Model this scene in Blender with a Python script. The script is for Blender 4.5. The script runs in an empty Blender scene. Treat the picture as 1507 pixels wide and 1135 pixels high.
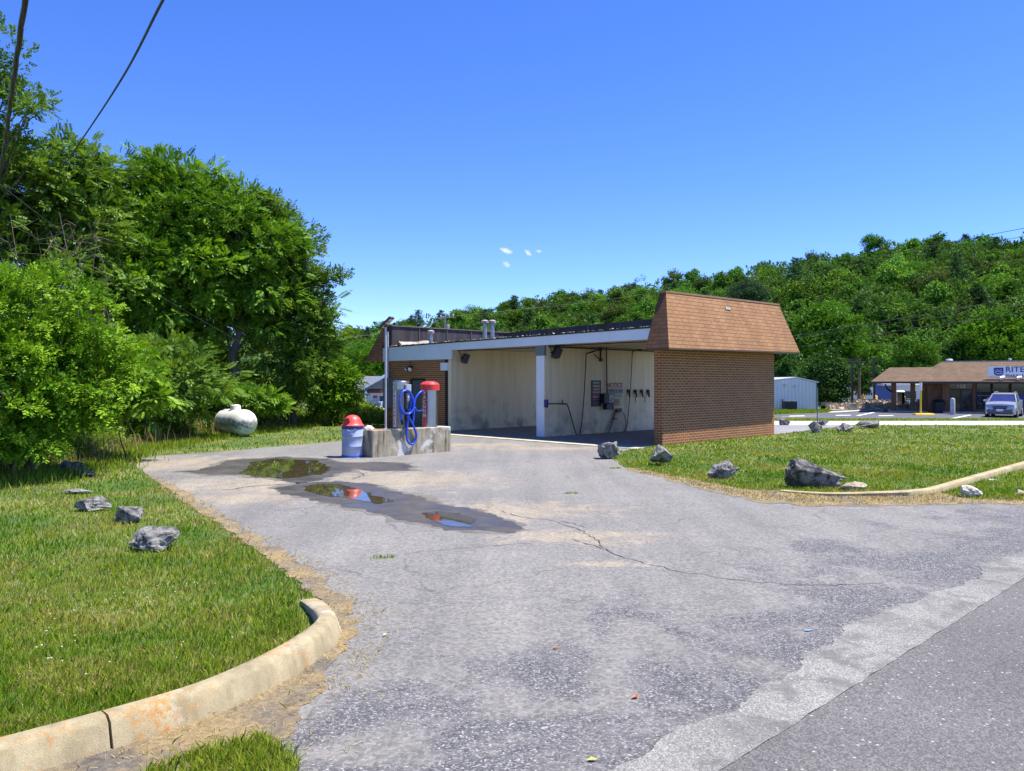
import bpy, bmesh, math, random
import numpy as np
from mathutils import Vector, Matrix, noise

random.seed(7)
sc = bpy.context.scene
COL = sc.collection
R = math.radians

# ------------------------------------------------------------------ camera model (used to read real positions off known points)
FPX, CX, HY, CAMH = 1170.0, 753.5, 562.0, 1.85

def gz(y):
    """height of the terrain: level round the car wash, a gentle drop to the shops behind, then falling slowly"""
    if y <= 34: return 0.0
    if y <= 42: return -0.5 * (y - 34) / 8
    if y <= 66: return -0.5
    if y <= 140: return -0.5 - 0.02 * (y - 66)
    return -1.98

def G(px, py, z=0.0):
    Y = FPX * (CAMH - z) / (py - HY)
    return ((px - CX) / FPX * Y, Y)

def at(px, Y, py=None):
    X = (px - CX) / FPX * Y
    return (X, Y) if py is None else (X, Y, CAMH + (HY - py) * Y / FPX)

A44 = R(44.0)
V = (math.cos(A44), math.sin(A44)); U = (-math.sin(A44), math.cos(A44))
BC = (4.36, 23.03)                       # near corner of the car wash

def plane_s(px, py, s, o=BC):
    """point of the wall s = const, as (t, z)"""
    r = (px - CX) / FPX
    ax, ay = o[0] + s * U[0], o[1] + s * U[1]
    t = (r * ay - ax) / (V[0] - r * V[1])
    Y = ay + t * V[1]
    return t, CAMH + (HY - py) * Y / FPX

def plane_t(px, py, t=0.0, o=BC):
    r = (px - CX) / FPX
    ax, ay = o[0] + t * V[0], o[1] + t * V[1]
    s = (r * ay - ax) / (U[0] - r * U[1])
    Y = ay + s * U[1]
    return s, CAMH + (HY - py) * Y / FPX

# ------------------------------------------------------------------ mesh helpers
class MB:
    def __init__(self): self.v = []; self.f = []; self.m = []
    def add(self, vs, fs, m=0):
        b = len(self.v); self.v += [tuple(p) for p in vs]
        self.f += [tuple(b + i for i in f) for f in fs]; self.m += [m] * len(fs)
        return self
    def box(self, x0, x1, y0, y1, z0, z1, m=0):
        return self.frustum([(x0, y0, z0), (x1, y0, z0), (x1, y1, z0), (x0, y1, z0)],
                            [(x0, y0, z1), (x1, y0, z1), (x1, y1, z1), (x0, y1, z1)], m)
    def frustum(self, lo, hi, m=0):
        n = len(lo)
        fs = [tuple(range(n - 1, -1, -1)), tuple(range(n, 2 * n))]
        fs += [(i, (i + 1) % n, n + (i + 1) % n, n + i) for i in range(n)]
        return self.add(list(lo) + list(hi), fs, m)
    def obox(self, c, ax, half, m=0):
        """box at c with axes ax (three vectors) and half sizes"""
        c = Vector(c); a = [Vector(q).normalized() * h for q, h in zip(ax, half)]
        lo = [c + sx * a[0] + sy * a[1] - a[2] for sx, sy in ((-1, -1), (1, -1), (1, 1), (-1, 1))]
        hi = [c + sx * a[0] + sy * a[1] + a[2] for sx, sy in ((-1, -1), (1, -1), (1, 1), (-1, 1))]
        return self.frustum(lo, hi, m)
    def tube(self, pts, r, n=8, m=0):
        pts = [Vector(p) for p in pts]
        rs = r if isinstance(r, (list, tuple)) else [r] * len(pts)
        vs, fs = [], []
        ref = None
        for i, p in enumerate(pts):
            d = (pts[min(i + 1, len(pts) - 1)] - pts[max(i - 1, 0)])
            if d.length < 1e-9: d = Vector((0, 0, 1))
            d.normalize()
            if ref is None:
                ref = Vector((0, 0, 1)) if abs(d.z) < .9 else Vector((1, 0, 0))
            a = d.cross(ref)
            if a.length < 1e-6: a = d.cross(Vector((0, 1, .1)))
            a.normalize(); b = a.cross(d).normalized(); ref = b
            for k in range(n):
                t = 2 * math.pi * k / n
                vs.append(p + rs[i] * (math.cos(t) * a + math.sin(t) * b))
        for i in range(len(pts) - 1):
            for k in range(n):
                fs.append((i * n + k, i * n + (k + 1) % n, (i + 1) * n + (k + 1) % n, (i + 1) * n + k))
        fs.append(tuple(range(n - 1, -1, -1))); fs.append(tuple((len(pts) - 1) * n + k for k in range(n)))
        return self.add(vs, fs, m)
    def lathe(self, prof, n=32, c=(0, 0, 0), m=0):
        vs, fs = [], []
        for r, z in prof:
            for k in range(n):
                t = 2 * math.pi * k / n
                vs.append((c[0] + r * math.cos(t), c[1] + r * math.sin(t), c[2] + z))
        for i in range(len(prof) - 1):
            for k in range(n):
                fs.append((i * n + k, i * n + (k + 1) % n, (i + 1) * n + (k + 1) % n, (i + 1) * n + k))
        fs.append(tuple(range(n - 1, -1, -1))); fs.append(tuple((len(prof) - 1) * n + k for k in range(n)))
        return self.add(vs, fs, m)
    def build(self, name, mats, parent=None, smooth=None, bevel=0, loc=None):
        me = bpy.data.meshes.new(name); me.from_pydata(self.v, [], self.f)
        for q in (mats if isinstance(mats, (list, tuple)) else [mats]): me.materials.append(q)
        if len(set(self.m)) > 1: me.polygons.foreach_set('material_index', self.m)
        bm = bmesh.new(); bm.from_mesh(me); bmesh.ops.recalc_face_normals(bm, faces=bm.faces); bm.to_mesh(me); bm.free()
        if smooth is not None:
            me.polygons.foreach_set('use_smooth', [True] * len(me.polygons)); me.set_sharp_from_angle(angle=R(smooth))
        o = bpy.data.objects.new(name, me); COL.objects.link(o); o.parent = parent
        if loc is not None: o.location = loc
        if bevel:
            b = o.modifiers.new('edge', 'BEVEL'); b.width = bevel; b.segments = 2; b.limit_method = 'ANGLE'
        return o

def tag(o, label=None, cat=None, group=None, kind=None):
    if label: o['label'] = label
    if cat: o['category'] = cat
    if group: o['group'] = group
    if kind: o['kind'] = kind
    return o

def thing(name, label, cat, loc=(0, 0, 0), rotz=0.0, group=None):
    o = bpy.data.objects.new(name, None); COL.objects.link(o)
    o.location = loc; o.rotation_euler = (0, 0, rotz); o.empty_display_size = .2
    return tag(o, label, cat, group)

def smooth_path(pts, k=6, closed=False):
    P = [Vector(p) for p in pts]; n = len(P); out = []
    for i in range(n if closed else n - 1):
        g = (lambda j: P[j % n]) if closed else (lambda j: P[max(0, min(n - 1, j))])
        p0, p1, p2, p3 = g(i - 1), g(i), g(i + 1), g(i + 2)
        for j in range(k):
            t = j / k
            out.append(.5 * ((2 * p1) + (p2 - p0) * t + (2 * p0 - 5 * p1 + 4 * p2 - p3) * t * t + (3 * p1 - p0 - 3 * p2 + p3) * t ** 3))
    if not closed: out.append(P[-1])
    return out

def text_mesh(name, body, size, mat, parent, o, right, up, align='CENTER', depth=.003, spacing=1.0, sx=1.0, line=1.0):
    cu = bpy.data.curves.new(name, 'FONT'); cu.body = body; cu.size = size; cu.align_x = align; cu.align_y = 'CENTER'
    cu.extrude = depth; cu.space_character = spacing; cu.space_line = line; cu.resolution_u = 3
    cu.offset = size * .012
    tmp = bpy.data.objects.new(name + '_tmp', cu); COL.objects.link(tmp)
    dg = bpy.context.evaluated_depsgraph_get()
    me = bpy.data.meshes.new_from_object(tmp.evaluated_get(dg))
    bpy.data.objects.remove(tmp); bpy.data.curves.remove(cu)
    r = Vector(right).normalized(); u = Vector(up).normalized(); n = r.cross(u)
    M = Matrix(((r.x * sx, u.x, n.x, o[0]), (r.y * sx, u.y, n.y, o[1]), (r.z * sx, u.z, n.z, o[2]), (0, 0, 0, 1)))
    me.transform(M); me.name = name
    me.materials.clear(); me.materials.append(mat)
    ob = bpy.data.objects.new(name, me); COL.objects.link(ob); ob.parent = parent
    return ob

# ------------------------------------------------------------------ node helpers
def new_mat(name):
    m = bpy.data.materials.new(name); m.use_nodes = True
    nt = m.node_tree; nt.nodes.clear()
    out = nt.nodes.new('ShaderNodeOutputMaterial')
    return m, nt, out

def nd(nt, typ, ins=None, **attrs):
    n = nt.nodes.new(typ)
    for k, v in attrs.items(): setattr(n, k, v)
    for k, v in (ins or {}).items():
        s = n.inputs[k]
        if isinstance(v, bpy.types.NodeSocket): nt.links.new(v, s)
        else:
            if isinstance(v, (tuple, list)) and len(v) == 3 and s.type == 'RGBA': v = (*v, 1)
            s.default_value = v
    return n

def mixc(nt, fac, a, b, mode='MIX'):
    n = nt.nodes.new('ShaderNodeMix'); n.data_type = 'RGBA'; n.blend_type = mode
    for i, v in ((0, fac), (6, a), (7, b)):
        if isinstance(v, bpy.types.NodeSocket): nt.links.new(v, n.inputs[i])
        elif i == 0: n.inputs[0].default_value = v
        else: n.inputs[i].default_value = (*v[:3], 1)
    return n.outputs[2]

def ramp(nt, fac, stops):
    n = nt.nodes.new('ShaderNodeValToRGB'); e = n.color_ramp.elements
    while len(e) < len(stops): e.new(.5)
    for q, (p, c) in zip(e, stops):
        q.position = p; q.color = (c, c, c, 1) if isinstance(c, (int, float)) else (*c, 1)
    nt.links.new(fac, n.inputs[0]); return n.outputs[0]

def mth(nt, op, a, b=0.0, c=0.0, clamp=False):
    n = nt.nodes.new('ShaderNodeMath'); n.operation = op; n.use_clamp = clamp
    for i, v in enumerate((a, b, c)):
        if isinstance(v, bpy.types.NodeSocket): nt.links.new(v, n.inputs[i])
        else: n.inputs[i].default_value = v
    return n.outputs[0]

def objco(nt): return nt.nodes.new('ShaderNodeTexCoord').outputs['Object']

def noise_f(nt, vec, scale, detail=4, rough=.55, dist=0):
    n = nd(nt, 'ShaderNodeTexNoise', {'Vector': vec, 'Scale': scale, 'Detail': detail, 'Roughness': rough, 'Distortion': dist})
    return n.outputs['Fac']

def bump(nt, h, strength=.3, dist=.01, normal=None):
    ins = {'Height': h, 'Strength': strength, 'Distance': dist}
    if normal is not None: ins['Normal'] = normal
    return nd(nt, 'ShaderNodeBump', ins).outputs[0]

def scalev(nt, vec, s):
    n = nd(nt, 'ShaderNodeMapping', {'Vector': vec, 'Scale': s}); return n.outputs[0]

def principled(nt, out, col, rough=.6, metal=0.0, normal=None, **kw):
    ins = {'Base Color': col, 'Roughness': rough, 'Metallic': metal}
    if normal is not None: ins['Normal'] = normal
    for k, v in kw.items(): ins[k] = v
    p = nd(nt, 'ShaderNodeBsdfPrincipled', ins); nt.links.new(p.outputs[0], out.inputs[0]); return p

MATS = {}
def pbr(name, col, rough=.6, metal=0.0, var=.18, scale=4.0, bscale=60.0, bstr=.15, stretch=(1, 1, 1)):
    """plain surface with uneven tone and a little grain"""
    if name in MATS: return MATS[name]
    m, nt, out = new_mat(name); co = scalev(nt, objco(nt), stretch)
    f = noise_f(nt, co, scale, 5)
    lo = tuple(c * (1 - var) for c in col); hi = tuple(min(1, c * (1 + var)) for c in col)
    c = ramp(nt, f, [(.3, lo), (.7, hi)])
    h = noise_f(nt, co, bscale, 3)
    principled(nt, out, c, rough, metal, bump(nt, h, bstr, .004))
    MATS[name] = m; return m

def wall_uv(nt):
    """brick coordinates: along the wall, up; picks the axis that lies in the face"""
    tc = nt.nodes.new('ShaderNodeTexCoord')
    p = nd(nt, 'ShaderNodeSeparateXYZ', {0: tc.outputs['Object']}); n = nd(nt, 'ShaderNodeSeparateXYZ', {0: tc.outputs['Normal']})
    sel = mth(nt, 'GREATER_THAN', mth(nt, 'ABSOLUTE', n.outputs[0]), mth(nt, 'ABSOLUTE', n.outputs[1]))
    x = mth(nt, 'ADD', mth(nt, 'MULTIPLY', p.outputs[0], mth(nt, 'SUBTRACT', 1.0, sel)), mth(nt, 'MULTIPLY', p.outputs[1], sel))
    return nd(nt, 'ShaderNodeCombineXYZ', {0: x, 1: p.outputs[2], 2: 0.0}).outputs[0], tc.outputs['Object'], p

def brick_mat(name, c1, c2, mortar, bw=.215, rh=.0722, ms=.0062, rough=.85):
    m, nt, out = new_mat(name); uv, co, p = wall_uv(nt)
    b = nd(nt, 'ShaderNodeTexBrick', {'Vector': uv, 'Color1': c1, 'Color2': c2, 'Mortar': mortar, 'Scale': 1.0, 'Mortar Size': ms,
                                      'Mortar Smooth': .15, 'Bias': -.1, 'Brick Width': bw, 'Row Height': rh})
    big = noise_f(nt, co, 1.3, 5, .6)
    c = mixc(nt, ramp(nt, big, [(.35, 0.0), (.7, .45)]), b.outputs[0], mixc(nt, 1.0, b.outputs[0], (1.35, 1.25, 1.1), 'MULTIPLY'))
    fine = noise_f(nt, co, 45, 3)
    c = mixc(nt, .3, c, ramp(nt, fine, [(.3, 0.45), (.7, 1.05)]), 'MULTIPLY')
    # faint green-grey bloom of algae and old scrubbed paint in the middle of the wall
    al = noise_f(nt, scalev(nt, co, (.7, .7, 3.0)), 2.2, 6, .65)
    c = mixc(nt, ramp(nt, al, [(.58, 0.0), (.78, .28)]), c, (.11, .09, .06))
    h = mth(nt, 'ADD', mth(nt, 'MULTIPLY', b.outputs[1], -1.0), mth(nt, 'MULTIPLY', fine, .25))
    principled(nt, out, c, rough, 0, bump(nt, h, .5, .008)); return m

def shingle_mat(name, c1, c2, gap, bw=.32, rh=.112):
    m, nt, out = new_mat(name); uv, co, p = wall_uv(nt)
    b = nd(nt, 'ShaderNodeTexBrick', {'Vector': uv, 'Color1': c1, 'Color2': c2, 'Mortar': gap, 'Scale': 1.0, 'Mortar Size': .006,
                                      'Mortar Smooth': .1, 'Bias': 0.0, 'Brick Width': bw, 'Row Height': rh})
    big = noise_f(nt, scalev(nt, co, (1, 1, .35)), 1.6, 5, .6)
    c = mixc(nt, .8, b.outputs[0], ramp(nt, big, [(.3, .68), (.7, 1.12)]), 'MULTIPLY')
    gr = noise_f(nt, co, 160, 2)
    c = mixc(nt, .5, c, ramp(nt, gr, [(.3, .55), (.7, 1.25)]), 'MULTIPLY')
    # each course laps over the one below: a saw-tooth height up the slope
    z = nd(nt, 'ShaderNodeSeparateXYZ', {0: uv}).outputs[1]
    saw = mth(nt, 'FRACT', mth(nt, 'DIVIDE', z, rh))
    h = mth(nt, 'ADD', mth(nt, 'MULTIPLY', saw, -1.0), mth(nt, 'MULTIPLY', b.outputs[1], -.6))
    h = mth(nt, 'ADD', h, mth(nt, 'MULTIPLY', gr, .2))
    principled(nt, out, c, .92, 0, bump(nt, h, .55, .012)); return m

def concrete_mat(name, base=(.5, .46, .36), dark=(.16, .13, .08), streak=1.0, rust=0.0, white=.3):
    m, nt, out = new_mat(name); co = objco(nt)
    f = noise_f(nt, co, 3.0, 7, .7)
    c = mixc(nt, ramp(nt, f, [(.3, 1.0), (.62, 0.0)]), base, tuple(b * .62 for b in base))
    st = noise_f(nt, scalev(nt, co, (4.5, 4.5, .55)), 2.2, 6, .65)
    c = mixc(nt, mth(nt, 'MULTIPLY', ramp(nt, st, [(.47, 0.0), (.68, 1.0)]), .75 * streak), c, dark)
    w = noise_f(nt, co, 1.9, 6, .6, .4)
    c = mixc(nt, mth(nt, 'MULTIPLY', ramp(nt, w, [(.56, 0.0), (.64, 1.0)]), white), c, (.72, .71, .66))
    if rust:
        ru = mth(nt, 'ADD', mth(nt, 'MULTIPLY', noise_f(nt, co, 3.1, 8, .75), .6), mth(nt, 'MULTIPLY', noise_f(nt, co, 42, 5, .75), .4))
        c = mixc(nt, mth(nt, 'MULTIPLY', ramp(nt, ru, [(.535, 0.0), (.60, 1.0)]), rust), c, (.42, .20, .045))
    g = noise_f(nt, co, 170, 2)
    c = mixc(nt, .6, c, ramp(nt, g, [(.3, .6), (.7, 1.15)]), 'MULTIPLY')
    h = mth(nt, 'ADD', mth(nt, 'MULTIPLY', g, .5), f)
    principled(nt, out, c, .9, 0, bump(nt, h, .4, .012)); return m

def leaf_mat(name, lo, hi, trans=.35, gloss=.25, inst=0.0):
    m, nt, out = new_mat(name)
    a = nd(nt, 'ShaderNodeAttribute', attribute_name='tint')
    c = ramp(nt, a.outputs['Fac'], [(0.0, lo), (.55, tuple((x + y) / 2 for x, y in zip(lo, hi))), (1.0, hi)])
    if inst:
        oi = nt.nodes.new('ShaderNodeObjectInfo')
        hs = nd(nt, 'ShaderNodeHueSaturation', {'Hue': mth(nt, 'MULTIPLY_ADD', oi.outputs['Random'], .05 * inst, .5 - .025 * inst), 'Saturation': 1.0,
                                                'Value': mth(nt, 'MULTIPLY_ADD', mth(nt, 'FRACT', mth(nt, 'MULTIPLY', oi.outputs['Random'], 7.31)), .8 * inst, 1 - .35 * inst), 'Color': c})
        c = hs.outputs[0]
    d = nd(nt, 'ShaderNodeBsdfDiffuse', {'Color': c})
    t = nd(nt, 'ShaderNodeBsdfTranslucent', {'Color': mixc(nt, 1.0, c, (1.25, 1.2, .5), 'MULTIPLY')})
    mx = nd(nt, 'ShaderNodeMixShader', {0: trans, 1: d.outputs[0], 2: t.outputs[0]})
    g = nd(nt, 'ShaderNodeBsdfGlossy', {'Color': (.5, .6, .5, 1), 'Roughness': .6})
    fr = nd(nt, 'ShaderNodeFresnel', {'IOR': 1.4})
    mx2 = nd(nt, 'ShaderNodeMixShader', {0: mth(nt, 'MULTIPLY', fr.outputs[0], gloss * .3, 0, True), 1: mx.outputs[0], 2: g.outputs[0]})
    nt.links.new(mx2.outputs[0], out.inputs[0]); return m

# ------------------------------------------------------------------ materials
M_brick = brick_mat('brown_brick', (.29, .098, .035), (.19, .064, .026), (.52, .35, .17), ms=.0080, rh=.076, bw=.225)
M_brick2 = brick_mat('shop_brick', (.20, .095, .05), (.15, .07, .04), (.3, .23, .16), bw=.25, rh=.1)
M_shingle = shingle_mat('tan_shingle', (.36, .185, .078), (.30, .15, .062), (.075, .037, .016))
M_shingle_shade = shingle_mat('shaded_shingle', (.17, .078, .033), (.125, .056, .025), (.035, .016, .009))  # darker copy of the tan shingle, shade put into the colour
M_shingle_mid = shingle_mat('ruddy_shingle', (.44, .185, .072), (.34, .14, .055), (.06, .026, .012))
M_roofshop = shingle_mat('shop_shingle', (.155, .095, .048), (.125, .075, .038), (.06, .038, .02), bw=.4, rh=.17)
M_white = pbr('white_paint', (.72, .75, .78), .5, 0, .06, 2.0)
M_fascia = pbr('fascia_paint', (.66, .72, .78), .5, 0, .06, 1.2)
M_black = pbr('black_rubber', (.02, .02, .02), .5, 0, .3, 10)
M_tar = pbr('tar_felt', (.045, .04, .042), .75, 0, .45, 1.4, 30, .3, (1, 1, .4))
M_lining = pbr('weathered_felt', (.055, .045, .045), .75, 0, .6, 1.7, 40, .3, (2.5, 2.5, .35))
M_gravel = pbr('roof_gravel', (.42, .36, .26), .95, 0, .6, 18, 60, 1.0)
M_galv = pbr('galvanised', (.42, .44, .46), .45, .7, .2, 8)
M_pipe = pbr('grey_pipe', (.45, .46, .48), .5, .2, .15, 6)
M_steel = pbr('brushed_steel', (.36, .37, .39), .28, 1.0, .08, 3, 200, .0)
M_steel_d = pbr('dull_steel', (.20, .195, .19), .36, .95, .12, 3, 200, .0)
M_red = pbr('red_plastic', (.72, .045, .03), .38, 0, .12, 4, 60, .05)
M_redcan = pbr('faded_red_plastic', (.62, .07, .055), .45, 0, .2, 4)
M_blue = pbr('blue_hose', (.012, .07, .55), .35, 0, .15, 8)
M_canblue = pbr('pale_blue_drum', (.36, .42, .56), .45, .1, .16, 3, 30, .2)
M_rimblue = pbr('blue_rim', (.03, .10, .5), .45, 0, .2, 6)
M_door = pbr('grey_door', (.10, .115, .125), .5, 0, .12, 2)
M_panelgrey = pbr('cabinet_grey', (.16, .18, .19), .5, .2, .1, 3)
M_dark = pbr('dark_metal', (.03, .03, .032), .45, .5, .2, 5)
M_rust = pbr('rusty_pipe', (.06, .04, .03), .7, .3, .5, 9)
M_conc = concrete_mat('old_concrete', (.44, .385, .26), (.075, .052, .03), 1.15, 0, .8)
M_kerb = concrete_mat('kerb_concrete', (.42, .35, .205), (.20, .155, .08), .9, .95, .35)
M_kerb2 = concrete_mat('low_kerb_concrete', (.46, .38, .21), (.24, .19, .10), .8, .2, .1)
M_slab = concrete_mat('pale_concrete', (.58, .55, .46), (.33, .30, .24), .4, 0, .3)
M_glass = None

def bay_wall_mat():
    m, nt, out = new_mat('painted_block_wall'); co = objco(nt)
    p = nd(nt, 'ShaderNodeSeparateXYZ', {0: co})
    st = noise_f(nt, scalev(nt, co, (2.2, 2.2, .18)), 2.4, 6, .6)
    c = mixc(nt, ramp(nt, st, [(.35, 0.0), (.72, .7)]), (.80, .68, .44), (.62, .50, .275))
    low = noise_f(nt, co, 1.5, 6, .65)
    wet = mth(nt, 'MULTIPLY', ramp(nt, low, [(.47, 0.0), (.66, 1.0)]), mth(nt, 'SUBTRACT', 1.0, mth(nt, 'DIVIDE', p.outputs[2], 1.35), 0, True))
    c = mixc(nt, mth(nt, 'MULTIPLY', wet, .85), c, (.17, .16, .13))
    principled(nt, out, c, .45, 0, bump(nt, noise_f(nt, co, 40, 3), .15, .004)); return m
M_bay = bay_wall_mat()
M_ceil = pbr('bay_ceiling', (.56, .49, .33), .7, 0, .15, 1.0)
M_bayfloor = concrete_mat('bay_floor_concrete', (.27, .25, .22), (.10, .09, .08), .9, 0, .1)

def tank_mat():
    m, nt, out = new_mat('weathered_tank_paint'); co = objco(nt)
    p = nd(nt, 'ShaderNodeSeparateXYZ', {0: co})
    f = noise_f(nt, co, 9, 8, .75)
    band = mth(nt, 'SUBTRACT', 1.0, mth(nt, 'ABSOLUTE', mth(nt, 'MULTIPLY', mth(nt, 'SUBTRACT', p.outputs[2], .42), 2.6)), 0, True)
    k = ramp(nt, mth(nt, 'ADD', mth(nt, 'MULTIPLY', f, .75), mth(nt, 'MULTIPLY', band, .26)), [(.52, 0.0), (.62, 1.0)])
    c = mixc(nt, k, (.72, .71, .64), (.16, .18, .17))
    g = noise_f(nt, co, 2.1, 5)
    c = mixc(nt, ramp(nt, g, [(.45, 0.0), (.75, .5)]), c, (.50, .46, .32))
    principled(nt, out, c, .55, 0, bump(nt, f, .15, .004)); return m
M_tank = tank_mat()

def rock_mat(name, base, dark, inst=True):
    m, nt, out = new_mat(name); co = objco(nt)
    f = noise_f(nt, co, 7, 8, .7, .6); g = noise_f(nt, co, 40, 4, .7)
    c = mixc(nt, ramp(nt, f, [(.40, 1.0), (.55, 0.0)]), base, dark)
    v = noise_f(nt, scalev(nt, co, (1, 1, 3.5)), 9, 5, .6, 1.5)
    c = mixc(nt, ramp(nt, v, [(.6, 0.0), (.68, .6)]), c, tuple(min(1, b * 1.5) for b in base))
    c = mixc(nt, .6, c, ramp(nt, g, [(.3, .55), (.7, 1.2)]), 'MULTIPLY')
    h = mth(nt, 'ADD', f, mth(nt, 'MULTIPLY', g, .4))
    principled(nt, out, c, .9, 0, bump(nt, h, .9, .04)); return m
M_rock = rock_mat('grey_limestone', (.29, .28, .255), (.065, .06, .053))
M_rockd = rock_mat('dark_limestone', (.24, .225, .205), (.042, .038, .036))
M_rockp = rock_mat('pale_limestone', (.52, .45, .33), (.28, .22, .14))
M_rockw = rock_mat('white_limestone', (.70, .66, .56), (.42, .37, .28))

ROADP = (1.0, 3.78)                       # a point of the road's edge; the road runs along V
RN = (U[0], U[1])                         # normal of the edge, pointing away from the road

def road_dist(nt, co):
    d = nd(nt, 'ShaderNodeVectorMath', {0: co, 1: (RN[0], RN[1], 0)}, operation='DOT_PRODUCT')
    return mth(nt, 'SUBTRACT', d.outputs['Value'], ROADP[0] * RN[0] + ROADP[1] * RN[1])

def blob(nt, co, c, r, warp):
    """soft round mask about a ground point"""
    v = nd(nt, 'ShaderNodeVectorMath', {0: co, 1: (c[0], c[1], 0)}, operation='SUBTRACT').outputs[0]
    v = scalev(nt, v, (1 / r[0], 1 / r[1], 0))
    l = nd(nt, 'ShaderNodeVectorMath', {0: v}, operation='LENGTH').outputs['Value']
    return mth(nt, 'SUBTRACT', mth(nt, 'ADD', 1.0, mth(nt, 'MULTIPLY', mth(nt, 'SUBTRACT', warp, .5), 3.2)), l, 0, True)

def lot_mat():
    m, nt, out = new_mat('worn_asphalt'); co = objco(nt)
    big = noise_f(nt, co, .45, 6, .6, .5); mid = noise_f(nt, co, 2.3, 6, .65, .3)
    c = ramp(nt, big, [(.3, (.185, .176, .158)), (.7, (.245, .23, .204))])
    c = mixc(nt, ramp(nt, mid, [(.45, 0.0), (.75, .5)]), c, (.155, .15, .145))
    # exposed dark stone where the surface has worn off near the road
    d = road_dist(nt, co)
    wearn = mth(nt, 'ADD', noise_f(nt, scalev(nt, co, (1, 1, 1)), .9, 7, .68, .6), mth(nt, 'MULTIPLY', mth(nt, 'SUBTRACT', 2.6, d), .075))
    wear = ramp(nt, wearn, [(.53, 0.0), (.66, 1.0)])
    # tan silt round the puddles
    tan = None
    for c0, r0 in ((G(290, 682), (3.0, 2.2)), (G(440, 690), (2.6, 1.9)), (G(400, 715), (3.0, 1.5)), (G(580, 706), (2.4, 1.9)), (G(740, 752), (1.9, 1.1)), (G(850, 790), (1.1, .6)),
                   (G(895, 830), (.7, .16)), (G(330, 735), (1.6, .9)), (G(700, 655), (2.5, 1.0)), (G(800, 660), (3.0, .8))):
        b = blob(nt, co, c0, r0, mid)
        tan = b if tan is None else mth(nt, 'MAXIMUM', tan, b)
    c = mixc(nt, mth(nt, 'MULTIPLY', ramp(nt, tan, [(.05, 0.0), (.7, 1.0)]), .75), c, (.375, .305, .205))
    rot = nd(nt, 'ShaderNodeMapping', {'Vector': co, 'Rotation': (0, 0, R(62)), 'Scale': (1.9, .13, 1)}).outputs[0]
    c = mixc(nt, 1.0, c, ramp(nt, noise_f(nt, rot, 1.0, 4, .6), [(.3, .82), (.6, 1.06)]), 'MULTIPLY')
    wv = nd(nt, 'ShaderNodeVectorMath', {0: co, 1: scalev(nt, nd(nt, 'ShaderNodeTexNoise', {'Vector': co, 'Scale': 1.3, 'Detail': 5.0}).outputs['Color'], (.9, .9, 0))}, operation='ADD').outputs[0]
    ve = nd(nt, 'ShaderNodeTexVoronoi', {'Vector': wv, 'Scale': .42}, feature='DISTANCE_TO_EDGE')
    hair = mth(nt, 'MULTIPLY', ramp(nt, ve.outputs['Distance'], [(.0016, 1.0), (.0045, 0.0)]), ramp(nt, noise_f(nt, co, .5, 3), [(.42, 0.0), (.6, .75)]))
    c = mixc(nt, hair, c, (.06, .055, .05))
    oil = noise_f(nt, co, 1.7, 3, .5)
    c = mixc(nt, ramp(nt, oil, [(.68, 0.0), (.78, .45)]), c, (.08, .076, .07))
    # stones in the surface
    vo = nd(nt, 'ShaderNodeTexVoronoi', {'Vector': co, 'Scale': 115.0, 'Randomness': 1.0})
    sp = nd(nt, 'ShaderNodeSeparateColor', {0: vo.outputs['Color']}).outputs[0]
    stone = ramp(nt, sp, [(0.0, (.026, .026, .031)), (.5, (.062, .062, .072)), (.80, (.14, .138, .142)), (.95, (.26, .255, .25)), (1.0, (.45, .435, .41))])
    amt = mth(nt, 'MULTIPLY_ADD', wear, .62, .22)
    c = mixc(nt, amt, c, stone)
    v3 = nd(nt, 'ShaderNodeTexVoronoi', {'Vector': co, 'Scale': 38.0})
    c = mixc(nt, .8, c, ramp(nt, nd(nt, 'ShaderNodeSeparateColor', {0: v3.outputs['Color']}).outputs[2], [(0.0, .68), (.5, 1.0), (1.0, 1.28)]), 'MULTIPLY')
    vs = nd(nt, 'ShaderNodeTexVoronoi', {'Vector': co, 'Scale': 28.0})
    c = mixc(nt, ramp(nt, vs.outputs['Distance'], [(.06, .55), (.11, 0.0)]), c, (.08, .075, .07))
    h = mth(nt, 'ADD', mth(nt, 'MULTIPLY', vo.outputs['Distance'], -1.0), mth(nt, 'MULTIPLY', mid, .3))
    principled(nt, out, c, .88, 0, bump(nt, h, .45, .006)); return m
M_lot = lot_mat()

def road_mat(name, base, hi, scale=80.0, light=.08, patch=0.0):
    m, nt, out = new_mat(name); co = objco(nt)
    big = noise_f(nt, co, .7, 5, .6)
    c = ramp(nt, big, [(.3, tuple(b * .85 for b in base)), (.7, tuple(b * 1.2 for b in base))])
    vo = nd(nt, 'ShaderNodeTexVoronoi', {'Vector': co, 'Scale': scale})
    sp = nd(nt, 'ShaderNodeSeparateColor', {0: vo.outputs['Color']}).outputs[1]
    c = mixc(nt, .55, c, ramp(nt, sp, [(0.0, .25), (.6, 1.0), (1.0, 1.8)]), 'MULTIPLY')
    if patch: c = mixc(nt, mth(nt, 'MULTIPLY', ramp(nt, noise_f(nt, co, 2.6, 7, .7, .5), [(.46, 0.0), (.6, 1.0)]), patch), c, (.10, .097, .095))
    v2 = nd(nt, 'ShaderNodeTexVoronoi', {'Vector': co, 'Scale': scale * .42})
    s2 = nd(nt, 'ShaderNodeSeparateColor', {0: v2.outputs['Color']}).outputs[0]
    k = mth(nt, 'MULTIPLY', mth(nt, 'LESS_THAN', s2, light), mth(nt, 'LESS_THAN', v2.outputs['Distance'], .32))
    c = mixc(nt, k, c, hi)
    principled(nt, out, c, .85, 0, bump(nt, mth(nt, 'MULTIPLY', vo.outputs['Distance'], -1.0), .5, .008)); return m
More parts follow.
